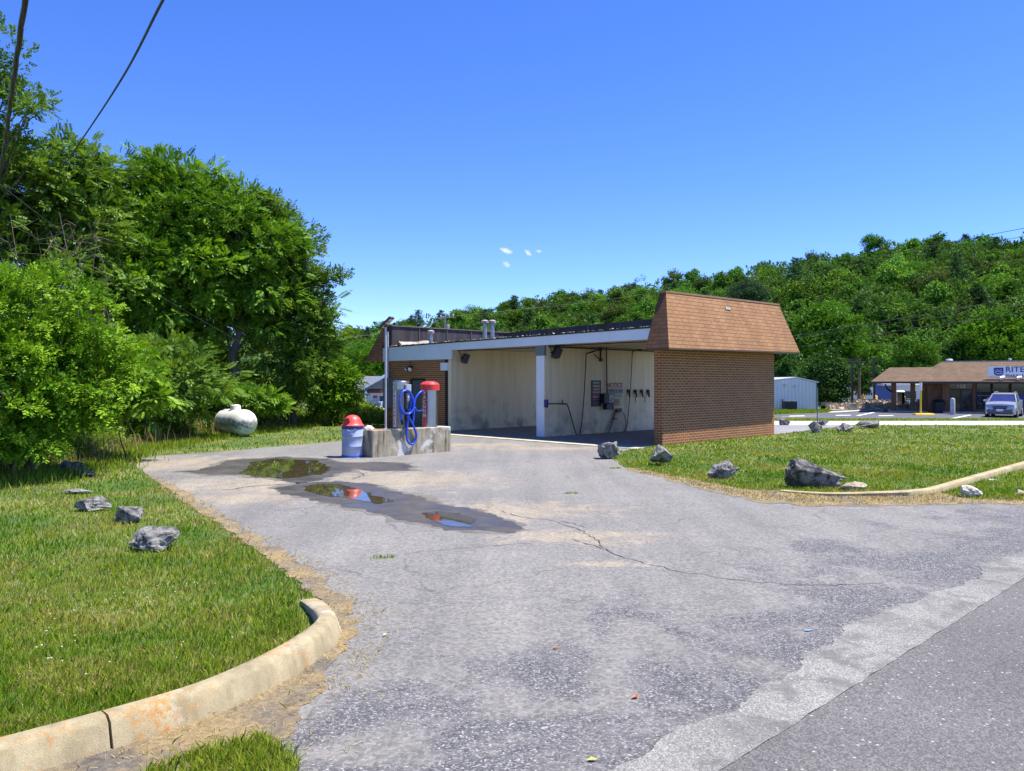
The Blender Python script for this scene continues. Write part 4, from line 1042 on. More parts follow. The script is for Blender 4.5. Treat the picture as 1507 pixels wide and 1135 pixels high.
# ================================================================== ROCKS
def rock(label, px, py, w, d, h, seed, mat, rot=0.0, lean=None, cat='rock', group=None, name='boulder'):
    """angular boulder: hull of random points, roughened; (px, py) is the middle of its foot"""
    rr = random.Random(seed); bm = bmesh.new()
    for _ in range(15):
        v = Vector((rr.gauss(0, 1), rr.gauss(0, 1), rr.gauss(0, 1))).normalized()
        v = Vector((v.x, v.y, v.z)) * rr.uniform(.8, 1.05)
        z = (v.z * .5 + .38)
        x, y = v.x * .52, v.y * .52
        bm.verts.new((x, y, z))
    r = bmesh.ops.convex_hull(bm, input=bm.verts); bmesh.ops.delete(bm, geom=list(set(r['geom_interior'] + r['geom_unused'])), context='VERTS')
    bmesh.ops.triangulate(bm, faces=bm.faces)
    bmesh.ops.subdivide_edges(bm, edges=bm.edges, cuts=7, use_grid_fill=True)
    for v in bm.verts:
        p = v.co * 3.2 + Vector((seed * 3.1, 0, 0)); q = noise.noise(p) * .09 - abs(noise.noise(p * 2.2)) * .10 + abs(noise.noise(p * 5)) * .05 + noise.noise(p * 11) * .022
        v.co += v.co.normalized() * q
    if lean:
        for v in bm.verts: v.co.z *= max(.22, 1 + lean * 1.6 * v.co.x) if v.co.z > 0 else 1
        if abs(lean) > .6:
            for v in bm.verts: v.co.x = max(v.co.x, -.40 + .05 * noise.noise(v.co * 5))
    x0_ = (max(v.co.x for v in bm.verts) + min(v.co.x for v in bm.verts)) / 2
    for v in bm.verts: v.co.x -= x0_
    zmax = max(v.co.z for v in bm.verts); xm = max(abs(v.co.x) for v in bm.verts)
    for v in bm.verts: v.co = Vector((v.co.x / xm * w / 2, v.co.y / xm * d / 2, v.co.z / zmax * h))
    me = bpy.data.meshes.new(name); bm.to_mesh(me); bm.free(); me.materials.append(mat)
    me.polygons.foreach_set('use_smooth', [True] * len(me.polygons)); me.set_sharp_from_angle(angle=R(24))
    o = bpy.data.objects.new(name, me); COL.objects.link(o)
    X, Y = G(px, py); o.location = (X, Y + d * .25, gz(Y) - .05 * h); o.rotation_euler = (0, 0, R(rot)); tag(o, label, cat, group); return o
GR = 'boulders along the right grass edge'; GL = 'boulders set in the left lawn'; GF = 'boulders on the far side of the grass'
rock('dark grey boulder at the grass corner nearest the open wash bay', 898, 676, .58, .5, .44, 12, M_rock, 10, None, group=GR)
rock('grey boulder in front of the brick side wall, pale top and dark underside', 974, 686, .62, .5, .50, 5, M_rock, 40, None, group=GR)
rock('rounded grey boulder in grass between the brick corner and the long wedge boulder', 1066, 706, .62, .5, .40, 23, M_rock, 0, .15, group=GR)
rock('long dark wedge-shaped boulder, tall at its left end, by the low kerb', 1206, 718, 1.18, .5, .56, 31, M_rockd, -6, -.72, group=GR)
rock('small low tan rock against the right end of the long wedge boulder', 1258, 723, .46, .3, .17, 8, M_rockp, 0, .2, group=GR, name='rock')
rock('small white rock outside the low kerb in the grass corner', 1431, 732, .32, .26, .2, 14, M_rockw, 0, -.4, group=GR, name='rock')
rock('tiny tan stone in the verge at the right edge of the picture', 1503, 730, .16, .14, .1, 15, M_rockp, 0, None, group=GR, name='rock')
rock('flat pale stone in the grass behind the low kerb', 1462, 708, .2, .15, .04, 16, M_rockw, 0, None, group=GR, name='rock')
rock('pointed grey boulder on the far grass edge, tallest of that row', 1203, 637.5, .64, .5, .46, 17, M_rock, 20, None, group=GF)
rock('mid-sized peaked grey boulder between two others on the far grass edge', 1246, 636, .62, .5, .36, 18, M_rock, 60, None, group=GF)
rock('long low grey boulder at the right end of the far row', 1280, 631, 1.05, .6, .36, 19, M_rock, 0, .25, group=GF)
rock('dark boulder alone on the pavement behind the brick wall corner', 1155, 626, .5, .45, .30, 20, M_rockd, 0, None, group=GF)
rock('flat dark-topped boulder just behind the pointed one on the far grass', 1213, 626.5, .62, .4, .26, 21, M_rockd, 0, .3, group=GF)
rock('largest grey boulder in the left lawn, a low pyramid near the dry edge', 222, 812, .54, .42, .27, 42, M_rock, 15, -.2, group=GL)
rock('small upright grey boulder in the left lawn with a dark split', 187, 771, .36, .3, .26, 43, M_rock, 30, -.35, group=GL)
rock('low slanted grey boulder in the lawn, rising to its right', 133, 753, .54, .4, .21, 44, M_rock, -8, .4, group=GL)
rock('flat grey slab barely out of the lawn', 110, 727, .52, .3, .085, 45, M_rock, 0, None, group=GL)
rock('dark rounded boulder at the edge of the left bush shade', 100, 697, .52, .4, .26, 46, M_rockd, 0, -.15, group=GL)
rock('small dark rock touching the rounded boulder by the bush', 124, 702, .40, .3, .14, 47, M_rockd, 0, None, group=GL, name='rock')

# ================================================================== GRASS
def inside(P, x, y):
    """points-in-polygon"""
    P = np.array(P); r = np.zeros(len(x), bool); j = len(P) - 1
    for i in range(len(P)):
        c = ((P[i, 1] > y) != (P[j, 1] > y))
        with np.errstate(divide='ignore', invalid='ignore'):
            xx = (P[j, 0] - P[i, 0]) * (y - P[i, 1]) / (P[j, 1] - P[i, 1]) + P[i, 0]
        r ^= c & (x < xx); j = i
    return r

def vnoise(x, y, k, s):
    return np.array([noise.noise(Vector((a * k, b * k, s))) for a, b in zip(x, y)])

def blades(name, mat, x, y, hgt, wid, tint, rng, lean=.55, flat=False, z0=0.0):
    N = len(x); a = rng.uniform(0, 2 * math.pi, N); b = rng.uniform(0, 2 * math.pi, N)
    h = hgt * rng.uniform(.55, 1.25, N); w = wid * rng.uniform(.7, 1.3, N) * .5
    ln = lean * rng.uniform(.1, 1.3, N)
    if flat: zz = h * rng.uniform(.05, .35, N); ln = ln * 0 + rng.uniform(.7, 1.1, N)
    else: zz = h
    base = np.stack([x, y, np.full(N, z0)], 1); side = np.stack([np.cos(a), np.sin(a), np.zeros(N)], 1) * w[:, None]
    tip = base + np.stack([np.cos(b) * h * ln, np.sin(b) * h * ln, zz], 1)
    mid = base + np.stack([np.cos(b) * h * ln * .32, np.sin(b) * h * ln * .32, zz * .6], 1)
    v = np.stack([base - side, base + side, mid + side * .75, tip, mid - side * .75], 1).reshape(-1, 3)
    o = bpy.data.objects.new(name, np_mesh(name, v, 5, mat, np.clip(tint, 0, 1))); COL.objects.link(o); return tag(o, kind='stuff')

rng = np.random.default_rng(3)
KERBP = []
for P_ in (KL + KL2,):
    q = [Vector(p) for p in P_]; KERBP = [tuple(p) for p in q]
def near_path(P, x, y, d):
    r = np.zeros(len(x), bool)
    for a, b in zip(P, P[1:]):
        ax, ay, bx, by = *a, *b; L2 = (bx - ax) ** 2 + (by - ay) ** 2 + 1e-9
        t = np.clip(((x - ax) * (bx - ax) + (y - ay) * (by - ay)) / L2, 0, 1)
        r |= (x - ax - t * (bx - ax)) ** 2 + (y - ay - t * (by - ay)) ** 2 < d * d
    return r
FOOT = [loc_pt(-.4, -.02), loc_pt(8, -.02), loc_pt(8, SL + .1), loc_pt(-.4, SL + .1)]
ISLP = [isl(-.02, -.02), isl(IL, -.02), isl(IL, IW), isl(-.02, IW)]
def lawn_blades(n, x0, x1, y0, y1, ok, name, seed, hs=1.0, t0=.38):
    rng = np.random.default_rng(seed)
    px = rng.uniform(x0, x1, n); py = y0 + (y1 - y0) * rng.random(n)
    Y = FPX * CAMH / (py - HY); X = (px - CX) / FPX * Y
    X += rng.normal(size=n) * .004 * Y; Y += rng.normal(size=n) * .03 * Y
    m = ok(X, Y) & (Y < 33.6); X, Y = X[m], Y[m]
    dry = vnoise(X, Y, .5, 3.0) * .85 + vnoise(X, Y, 1.7, 7.0) * .6 + vnoise(X, Y, 5.5, 9.0) * .35
    t = t0 + .62 * dry + rng.normal(size=len(X)) * .17
    lush = vnoise(X, Y, .8, 12.0) + 1.1 * vnoise(X, Y, 4.2, 15.0)
    h = np.maximum(.018, .056 + .030 * lush) * hs * np.clip(1.0 + (Y - 8) * .012, .9, 1.3); w = np.maximum(.0045, .00115 * Y)
    blades(name, M_grass, X, Y, h, w, t, rng)
    # scattered straw among the green where the lawn is dry
    k = (dry + rng.normal(size=len(X)) * .25) > .34
    blades('dry_grass', M_straw, X[k] + .01, Y[k] + .01, h[k] * .95, w[k] * .9, rng.random(k.sum()), rng, .9)
fringe = vnoise
def ok_left(x, y):
    return (~inside(LOTP, x, y)) & (~inside(VERGE_L, x, y)) & (~near_path(KERBP, x, y, .10)) & (~inside(FOOT, x, y)) & ~inside([G(150, 1140), G(160, 1090), G(300, 1050), G(470, 985), G(700, 1000), G(700, 1500)], x, y)
lawn_blades(150000, -260, 600, 624, 1260, ok_left, 'grass', 21)
def ok_right(x, y):
    return (~inside(LOTP, x, y)) & (~inside(VERGE_R, x, y)) & (~inside(FOOT, x, y)) & (x > 1.2) & (~near_path(KR, x, y, .11)) & (~inside(DRIVE, x, y)) & (((x - ROADP[0]) * RN[0] + (y - ROADP[1]) * RN[1]) > .6)
lawn_blades(95000, 880, 1900, 625.6, 746, ok_right, 'grass', 22, .8, .38)
def clover(name, poly, n, seed):
    rng = np.random.default_rng(seed); P = np.array(poly); lo, hi = P.min(0), P.max(0); x = rng.uniform(lo[0], hi[0], n); y = rng.uniform(lo[1], hi[1], n)
    k = inside(poly, x, y) & (vnoise(x, y, .9, 4.4) > -.05); x, y = x[k], y[k]; N = len(x); a = rng.uniform(0, 6.28, N); r = rng.uniform(.006, .011, N); z = rng.uniform(.045, .075, N)
    v = np.stack([np.stack([x + r * np.cos(a + q), y + r * np.sin(a + q), z + (.006 if i % 2 else 0)], 1) for i, q in enumerate((0, 1.57, 3.14, 4.71))], 1).reshape(-1, 3)
    o = bpy.data.objects.new(name, np_mesh(name, v, 4, M_clover, np.ones(N))); COL.objects.link(o); tag(o, kind='stuff')
M_clover = pbr('clover_white', (.46, .46, .33), .8, 0, .1, 30)
clover('clover_flowers', [G(-150, 1060), G(-80, 820), G(200, 830), G(420, 880), G(455, 900), G(380, 950), G(140, 1030)], 260, 71)
# a lush tuft in front of the near kerb, and thin grass by the shops
def tuft(name, poly, n, h, w, seed, mat=M_grass, flat=False, lean=.6, z0=0.0, t0=.12, tr=.5, fade=0.0):
    rng = np.random.default_rng(seed); P = np.array(poly); lo, hi = P.min(0), P.max(0)
    x = rng.uniform(lo[0], hi[0], n); y = rng.uniform(lo[1], hi[1], n); m = inside(poly, x, y); x, y = x[m], y[m]
    if fade:
        k = (vnoise(x, y, 2.6, seed) + .45 * vnoise(x, y, 7.0, seed + 2)) > -fade + rng.normal(size=len(x)) * .22; x, y = x[k], y[k]
    blades(name, mat, x, y, h, w, t0 + tr * rng.random(len(x)), rng, lean, flat, z0)
tuft('grass', [G(150, 1200), G(225, 1140), G(285, 1115), G(340, 1100), (G(395, 1092)), G(430, 1112), G(440, 1130), G(430, 1200)], 7000, .075, .0065, 31, t0=.22, tr=.55, fade=.18)
tuft('dry_grass', STRAW_L, 60000, .06, .0042, 32, M_straw, True, t0=.05, tr=.95, z0=.012, fade=.10)
tuft('dry_grass', STRAW_L, 9000, .05, .004, 39, M_straw, False, t0=.1, tr=.9, z0=.0, fade=.0, lean=1.2)
tuft('dry_grass', VERGE_R, 24000, .075, .011, 33, M_straw, True, t0=.1, tr=.9, z0=.012, fade=.1)
tuft('dry_grass', [(x, y + .25) for x, y in VERGE_R], 9000, .055, .011, 38, M_straw, False, t0=.1, tr=.9, z0=.0, fade=.0, lean=1.0)
tuft('grass', VERGE_L, 3600, .045, .005, 36, t0=.3, tr=.6, fade=-.1)
tuft('grass', VERGE_R, 3500, .06, .012, 37, t0=.3, tr=.6, fade=-.1)
LITT = [G(430, 1135), G(455, 1060), G(520, 1000), G(560, 930), G(530, 880), G(470, 830), G(600, 900), G(610, 960), G(560, 1040), G(520, 1135)]
tuft('dry_grass', LITT, 2600, .06, .0035, 34, M_straw, True, t0=.2, tr=.8, z0=.008, fade=-.08)
# small tufts growing out of cracks and along the lot's edge
for i, (px, py) in enumerate(((985, 702), (950, 697), (905, 690), (562, 822), (840, 727))):
    c = G(px, py); tuft('grass', [(c[0] - .12, c[1] - .05), (c[0] + .14, c[1] - .03), (c[0] + .1, c[1] + .06), (c[0] - .1, c[1] + .05)], 90, .04, .008, 40 + i)
tuft('grass', [(10, 47.8), (90, 48.2), (90, 50.0), (10, 49.7)], 24000, .10, .06, 61, z0=-.5, t0=.25, tr=.6)
tuft('grass', [at(1135, 57), at(1180, 58.8), at(1215, 60.4), at(1228, 63), at(1215, 66), at(1135, 65)], 16000, .12, .07, 62, z0=-.5, t0=.1, tr=.5)

# litter: leaves, flags and specks on the paving
lfm = MB()
lfm.add([(-.025, 0, 0), (0, -.013, .008), (.03, 0, .003), (0, .014, .01)], [(0, 1, 2), (0, 2, 3)])
for (px, py, c, l) in ((936, 1027, (.45, .10, .02), 'reddish fallen leaf on the bare asphalt above another one'), (934, 1029.5, (.4, .13, .04), 'brown fallen leaf touching the reddish leaf'), (871, 1122, (.6, .45, .05), 'yellow leaf at the bottom edge of the lot'),
                      (567, 937, (.55, .42, .2), 'long straw-coloured stem lying off the dry verge'), (817, 956, (.4, .12, .04), 'small rust leaf near the middle of the lot')):
    m_ = pbr('leaf_%d' % px, c, .7); o = lfm.build('fallen_leaf', m_, smooth=None); X, Y = G(px, py); o.location = (X, Y, .012); o.rotation_euler = (0, .1, px * .7); tag(o, l, 'leaf')
for (px, py) in ((1480, 760), (1186, 929)):
    X, Y = G(px, py); sheet('utility_paint_mark', [(X - .03, Y - .015), (X + .01, Y - .022), (X + .035, Y + .01), (X - .01, Y + .02)], .0125, pbr('survey_blue', (.14, .24, .40), .7, 0, .4, 40), amp=.03, step=.03, scale=14, seed=px)

# ================================================================== NEAR TREES ON THE LEFT
def Ell(px, py, Y, rx, rz, ry=None):
    X, Y, z = at(px, Y, py); return (X, Y, z, rx, ry or rx, rz)
TG = 'trees along the left of the lot'
leafy_tree('tree', 'tallest leafy tree left of the tank, its pointed top standing above its neighbours', 'tree',
           [Ell(245, 345, 30.5, 2.6, 2.4), Ell(235, 430, 30, 3.0, 2.1), Ell(275, 300, 31, 1.5, 1.5), Ell(205, 400, 29, 1.9, 2.1), Ell(240, 262, 30.5, .75, .8), Ell(196, 285, 30, .5, .35)], at(235, 31), (*at(240, 30.5), 8.5), 101, M_leafA, clumps=200, cr=.7, per=58, r0=.2, nl=22, scl=1.0, group=TG)
leafy_tree('tree', 'full dark green tree standing behind the propane tank', 'tree',
           [Ell(340, 350, 31, 1.9, 2.0), Ell(335, 425, 31, 2.2, 1.9), Ell(385, 410, 31, 1.7, 2.3), Ell(335, 300, 31, 1.0, .9)], at(352, 30.5), (*at(352, 30), 7.6), 102, M_leafA, clumps=180, cr=.65, per=58, r0=.19, nl=22, scl=.98, group=TG)
leafy_tree('tree', 'airy small-leaved tree at the right end of the tree row, a branch reaching right', 'tree',
           [Ell(425, 370, 32, 1.2, 1.9), Ell(430, 450, 32, 1.5, 2.0), Ell(445, 530, 32, 1.5, 1.7), Ell(478, 416, 32, .75, .28), Ell(498, 408, 32, .28, .16), Ell(470, 470, 32, .55, .9), Ell(400, 320, 32, .9, .9)], at(432, 32.5), (*at(428, 32), 7.4), 103, M_leafC, tpl='broad', clumps=210, cr=.42, per=34, r0=.14, nl=34, scl=.95, group=TG)
leafy_tree('tree', 'broad tree at the left edge of the picture under the twisted cable', 'tree',
           [Ell(30, 270, 26, 2.0, 1.4), Ell(95, 300, 27, 1.6, 2.0), Ell(130, 380, 27, 1.5, 2.0), Ell(-60, 300, 25, 2.2, 2.6), Ell(40, 390, 26, 2.2, 1.6), Ell(100, 235, 27, 1.0, .7), Ell(150, 300, 28, 1.2, 1.6)], at(60, 27), (*at(60, 27), 8.8), 104, M_leafC, tpl='pinnate', clumps=210, cr=.65, per=52, r0=.2, nl=22, scl=.95, group=TG)
leafy_tree('tree', 'sparse tall tree with wispy top branches against the sky, far left', 'tree',
           [Ell(8, 62, 23, .5, .5), Ell(25, 95, 23, .55, .3), Ell(2, 90, 23, .6, .4), Ell(20, 145, 23, .7, .25), Ell(60, 172, 23, .5, .22), Ell(45, 160, 23, .3, .4), Ell(-40, 120, 23, 1.0, 1.3), Ell(-20, 220, 23.5, 1.6, .8)], at(-75, 23.5), (*at(-25, 23), 10.2), 105, M_leafC, tpl='broad', clumps=62, cr=.34, per=22, r0=.13, nl=40, scl=.9, group=TG)
leafy_tree('tree', 'shaded back tree filling the gap between the tallest tree and the one behind the tank', 'tree',
           [Ell(290, 420, 36, 2.6, 3.2), Ell(270, 540, 36, 3.2, 2.2), Ell(400, 500, 37, 2.6, 2.6), Ell(180, 480, 35, 3.0, 3.0)], at(290, 36.5), (*at(290, 36.5), 6.6), 106, M_leafC, clumps=130, cr=.95, per=30, r0=.18, nl=14, scl=1.5, group=TG)
# bright shrubs in front
leafy_tree('shrub', 'large bright yellow-green shrub nearest the camera on the left edge', 'shrub',
           [Ell(60, 470, 15.5, 1.15, 1.0), Ell(105, 535, 15.5, .85, .9), Ell(10, 560, 14.5, 1.2, 1.05), Ell(160, 560, 16.2, .5, .5), Ell(-80, 500, 14.5, 1.5, 1.4), Ell(90, 610, 15.2, .8, .5), Ell(45, 425, 15.8, .6, .4), Ell(10, 640, 14.2, .75, .45)], at(50, 15.6), (*at(60, 15.6), 3.6), 107, M_leafB, tpl='broad', clumps=240, cr=.33, per=50, r0=.06, nl=40, scl=.62, shell=.45, group='bright shrubs before the trees')
leafy_tree('shrub', 'feathery shrub with drooping compound leaves right of the large bright shrub', 'shrub',
           [Ell(195, 560, 18.5, .45, .4), Ell(210, 595, 18.5, .35, .28), Ell(170, 590, 18.5, .5, .35), Ell(185, 530, 19, .35, .35), Ell(150, 560, 19, .6, .7)], at(185, 18.8), (*at(195, 18.7), 1.9), 108, M_leafB, clumps=70, cr=.34, per=16, r0=.018, nl=20, scl=.95, group='bright shrubs before the trees', droop=.5)
leafy_tree('shrub', 'rounded dark shrub in the shade behind the feathery shrub', 'shrub',
           [Ell(260, 560, 25, 1.3, 1.3), Ell(200, 580, 24, 1.3, 1.0), Ell(290, 590, 29.5, 1.0, .9)], at(250, 25.5), (*at(255, 25.5), 2.4), 109, M_leafC, clumps=130, cr=.5, per=30, r0=.07, nl=16, scl=.95, group='bright shrubs before the trees')
leafy_tree('shrub', 'low bright bush at the end of the tree row, left of the white shop behind', 'shrub',
           [Ell(500, 570, 34, .75, .8), Ell(478, 590, 34, .8, .55), Ell(488, 545, 34, .45, .35)], at(494, 34.2), (*at(494, 34), 2.0), 110, M_leafB, tpl='broad', clumps=80, cr=.36, per=34, r0=.05, nl=12, scl=.95, group='bright shrubs before the trees')
leafy_tree('shrub', 'leafy bush growing just behind the propane tank', 'shrub',
           [Ell(350, 588, 28.6, .8, .35), Ell(385, 592, 29, .6, .3), Ell(398, 600, 29.5, .5, .25)], at(350, 28.8), (*at(355, 28.8), 1.2), 111, M_leafA, clumps=60, cr=.3, per=26, r0=.03, nl=10, scl=.8, group='bright shrubs before the trees')
# dead, leafless tangle between the trees on the left
rgd = np.random.default_rng(9); dt = MB()
for i in range(30):
    b = Vector((*at(rgd.uniform(-20, 150), 21 + rgd.uniform(-.6, .6)), rgd.uniform(.2, 2.8)))
    x_, y_, z_ = at(rgd.uniform(-10, 165), 21 + rgd.uniform(-.5, .5), rgd.uniform(300, 430)); e = Vector((x_, y_, z_))
    m_ = b.lerp(e, .55) + Vector((rgd.normal() * .3, rgd.normal() * .3, rgd.uniform(0, .4))); P_ = smooth_path([b, m_, e], 4)
    r_ = rgd.uniform(.012, .028); dt.tube(P_, [r_ * (1 - .8 * k / (len(P_) - 1)) for k in range(len(P_))], 5)
    for _ in range(3):
        s_ = P_[int(rgd.integers(3, len(P_)))]; f_ = s_ + Vector((rgd.normal() * .5, rgd.normal() * .3, rgd.uniform(-.5, .5))); dt.tube([s_, s_.lerp(f_, .5) + Vector((0, 0, rgd.uniform(-.1, .12))), f_], [.009, .006, .003], 4)
o = dt.build('dead_tree', M_dead, smooth=60); tag(o, 'tangle of bare grey dead branches between the leafy trees on the left', 'dead tree')
# weeds and saplings along the foot of the trees
EDGE = [at(-120, 13.6), at(40, 15.6), at(105, 17.5), at(150, 20.5), at(215, 23.0), at(260, 25), at(300, 27), at(352, 29.2), at(400, 32), at(440, 34), at(485, 35.5)]
rgw = np.random.default_rng(77)
def along(P, t):
    P = np.array(P); L = np.r_[0, np.cumsum(np.linalg.norm(np.diff(P, axis=0), axis=1))]; s = t * L[-1]
    return np.stack([np.interp(s, L, P[:, 0]), np.interp(s, L, P[:, 1])], 1)
NW = 11000
tt = rgw.random(NW); base = along(EDGE, tt); back = np.abs(rgw.normal(size=NW)) * 1.5; wob = vnoise(base[:, 0], base[:, 1], .8, 5.0) * .9
base[:, 0] += -back * .75 + wob * .4; base[:, 1] += back * .55 - wob * .35
hh = np.clip(.22 + back * .35 + .35 * vnoise(base[:, 0], base[:, 1], 1.1, 8.0), .06, 1.25) * rgw.uniform(.25, 1.1, NW)
pos = np.stack([base[:, 0], base[:, 1], hh], 1); dirs = rgw.normal(size=(NW, 3)); dirs[:, 2] = np.abs(dirs[:, 2]) * .8 + .1
me = spray_mesh('undergrowth', M_weed, pos, dirs, rgw.uniform(.4, .9, NW), broad(rgw, 8, .3, .12, .055), np.clip(.45 + .4 * vnoise(base[:, 0], base[:, 1], .6, 2.0) + rgw.normal(size=NW) * .15 - back * .12, 0, 1), rgw)
o = bpy.data.objects.new('undergrowth', me); COL.objects.link(o); tag(o, kind='stuff')
# tall weed patch behind the island, in yellow-green seed
rgw = np.random.default_rng(78); NW = 5200
x_ = rgw.uniform(455, 566, NW); yy_ = rgw.uniform(33.2, 40, NW); X_ = (x_ - CX) / FPX * yy_
hmax = .95 * np.clip(1.15 - np.abs(x_ - 515) / 70, .22, 1) * np.clip((yy_ - 32.4) / 2.2, .2, 1)
pos = np.stack([X_, yy_, hmax * rgw.random(NW) ** .8 + np.array([gz(q) for q in yy_])], 1); dirs = rgw.normal(size=(NW, 3)); dirs[:, 2] = np.abs(dirs[:, 2]) + .3
me = spray_mesh('tall_weeds', M_weed, pos, dirs, rgw.uniform(.7, 1.3, NW), broad(rgw, 8, .34, .12, .05), np.clip(.3 + .55 * rgw.random(NW) + .25 * vnoise(X_, yy_, .9, 1.0), 0, 1), rgw)
o = bpy.data.objects.new('tall_weeds', me); COL.objects.link(o); tag(o, kind='stuff')
# seed stalks and straw at the undergrowth's edge
N2 = 3500; tt = rgw.random(N2); base = along(EDGE, tt); base += rgw.normal(size=(N2, 2)) * .45 + np.array([-.3, .25])
blades('dry_grass', M_straw, base[:, 0], base[:, 1], .35 + .35 * (vnoise(base[:, 0], base[:, 1], .5, 31.0) > .15), np.full(N2, .012), rgw.random(N2), rgw, .35)
N2 = 16000; tt = rgw.random(N2); base = along(EDGE, tt); base += rgw.normal(size=(N2, 2)) * .55 + np.array([.25, -.3])
blades('grass', M_grass, base[:, 0], base[:, 1], np.full(N2, .17), np.full(N2, .02), .25 + .4 * rgw.random(N2), rgw, .5)

# ================================================================== WOODED HILL
PXK = [-700, -200, 300, 480, 600, 760, 900, 1000, 1100, 1200, 1300, 1350, 1430, 1507, 1800, 2400]
EK = [74, 76, 80, 86, 107, 135, 154, 170, 188, 206, 225, 235, 233, 238, 244, 250]
YRK = [420, 420, 420, 420, 390, 330, 300, 285, 270, 255, 245, 240, 235, 230, 225, 225]
YBK = [200, 200, 200, 200, 190, 165, 145, 130, 118, 108, 104, 102, 100, 98, 95, 95]
def hillz(px, Y):
    e, yr, yb = (np.interp(px, PXK, K_) for K_ in (EK, YRK, YBK))
    zc = CAMH + e * yr / FPX - 10.5; t = (Y - yb) / (yr - yb)
    if t <= 0: return gz(Y) - .3
    z0 = gz(yb)
    zz = z0 + (zc - z0) * (min(t, 1) ** .9) if t <= 1 else zc - (t - 1) * 12
    return zz + 1.6 * noise.noise(Vector((px * .012, Y * .03, 2)))
pxs = list(range(-700, 2450, 50)); fr = [-.06, 0, .08, .17, .26, .35, .45, .55, .65, .75, .85, .94, 1.0, 1.08, 1.3, 1.7]
vs, fs = [], []
for p in pxs:
    yr = np.interp(p, PXK, YRK); yb = np.interp(p, PXK, YBK)
    for t in fr:
        Y = yb + t * (yr - yb); vs.append(((p - CX) / FPX * Y, Y, hillz(p, Y) - (.8 if t <= 0 else 0)))
nf = len(fr)
for i in range(len(pxs) - 1):
    for j in range(nf - 1): fs.append((i * nf + j, (i + 1) * nf + j, (i + 1) * nf + j + 1, i * nf + j + 1))
hm = MB(); hm.add(vs, fs); tag(hm.build('hill', M_hill, smooth=80), kind='structure')

rgh = np.random.default_rng(55)
def hill_broad(seed, rx, rz, n=46, per=26, mat=M_hillA, size=.62):
    r = np.random.default_rng(seed)
    E = [(0, 0, rz * 1.15, rx, rx, rz), (rx * .3, -rx * .2, rz * 1.6, rx * .62, rx * .6, rz * .65), (-rx * .35, rx * .1, rz * .95, rx * .7, rx * .75, rz * .7)]
    pos, dirs, tint, cc = crown_points(E, n, rx * .36, per, r, .3, .1, .8)
    v = spray_mesh('hillside_tree', mat, pos, dirs, r.uniform(.7, 1.3, len(pos)), clump_tpl(r, 5, size), tint, r)
    return v
def hill_pine(seed, h, r0):
    r = np.random.default_rng(seed); P, D, T = [], [], []
    for k in range(15):
        z = h * (.22 + .76 * k / 14); rr = r0 * (1 - .72 * (k / 14) ** 2.0) * (.55 + .45 * min(1, k / 5)) * r.uniform(.7, 1.2); nb = int(5 + 5 * (1 - k / 14))
        for b in range(nb):
            a = r.uniform(0, 6.28); L = rr * r.uniform(.6, 1.1); tb = r.random() * .6
            for q in range(int(4 + L * 2.2)):
                f = (q + 1) / (4 + L * 2.2); P.append((math.cos(a) * L * f, math.sin(a) * L * f, z + .25 * L * f * f - .1 + r.normal() * .1)); D.append((math.cos(a), math.sin(a), .35)); T.append(tb + .4 * r.random())
    for q in range(12): P.append((r.normal() * .15, r.normal() * .15, h * (.95 + .06 * r.random()))); D.append((0, 0, 1)); T.append(.5)
    P, D, T = map(np.array, (P, D, T))
    return spray_mesh('hillside_pine', M_hillP, P, D, r.uniform(.7, 1.2, len(P)), clump_tpl(r, 5, .52), T, r)
PB = [hill_broad(1, 4.0, 4.2), hill_broad(2, 4.6, 3.8), hill_broad(3, 3.6, 4.8), hill_broad(4, 4.3, 4.4)]
PO = [hill_broad(5, 3.8, 4.2, mat=M_hillD, size=.5), hill_broad(6, 4.2, 4.6, mat=M_hillD, size=.5)]
PP = [hill_pine(7, 11.5, 4.4), hill_pine(8, 12.5, 4.8), hill_pine(9, 10.5, 4.2)]
HG = 'trees on the wooded hillside'
LAB = {'hillside_tree': 'bright green broadleaf tree among many on the wooded hillside', 'olive_tree': 'dull olive-green tree among many on the wooded hillside', 'hillside_pine': 'dark blue-green pine standing on the wooded hillside'}
def put(me, kind, x, y, z, s, label=None, cat='tree', group=HG, sz=1.0):
    o = bpy.data.objects.new(kind, me); COL.objects.link(o); o.location = (x, y, z); o.rotation_euler = (0, 0, rgh.uniform(0, 6.28)); o.scale = (s, s, s * sz)
    return tag(o, label or LAB[kind], cat, group)
spots = []
for _ in range(9000):
    px = rgh.uniform(470, 1590); yr = np.interp(px, PXK, YRK); yb = np.interp(px, PXK, YBK); t = rgh.random() ** 1.15 * 1.0
    Y = yb + (yr - yb) * t; X = (px - CX) / FPX * Y; md = 4.6 + .015 * (Y - 100)
    if all((X - a) ** 2 + ((Y - b) * .62) ** 2 > md * md for a, b, *_ in spots): spots.append((X, Y, px, t))
    if len(spots) >= 292: break
spots.sort(key=lambda q: q[1])
for X, Y, px, t in spots:
    z = hillz(px, Y) - .6; u_ = rgh.random(); s = rgh.uniform(.62, 1.0) * (.84 + .0008 * Y)
    pine = .15 + .10 * (px < 1000)
    if u_ < pine: put(PP[int(rgh.integers(3))], 'hillside_pine', X, Y, z - .5, s * .95)
    elif u_ < pine + .2: put(PO[int(rgh.integers(2))], 'olive_tree', X, Y, z - 1.0, s)
    else: put(PB[int(rgh.integers(4))], 'hillside_tree', X, Y, z - 1.2, s)
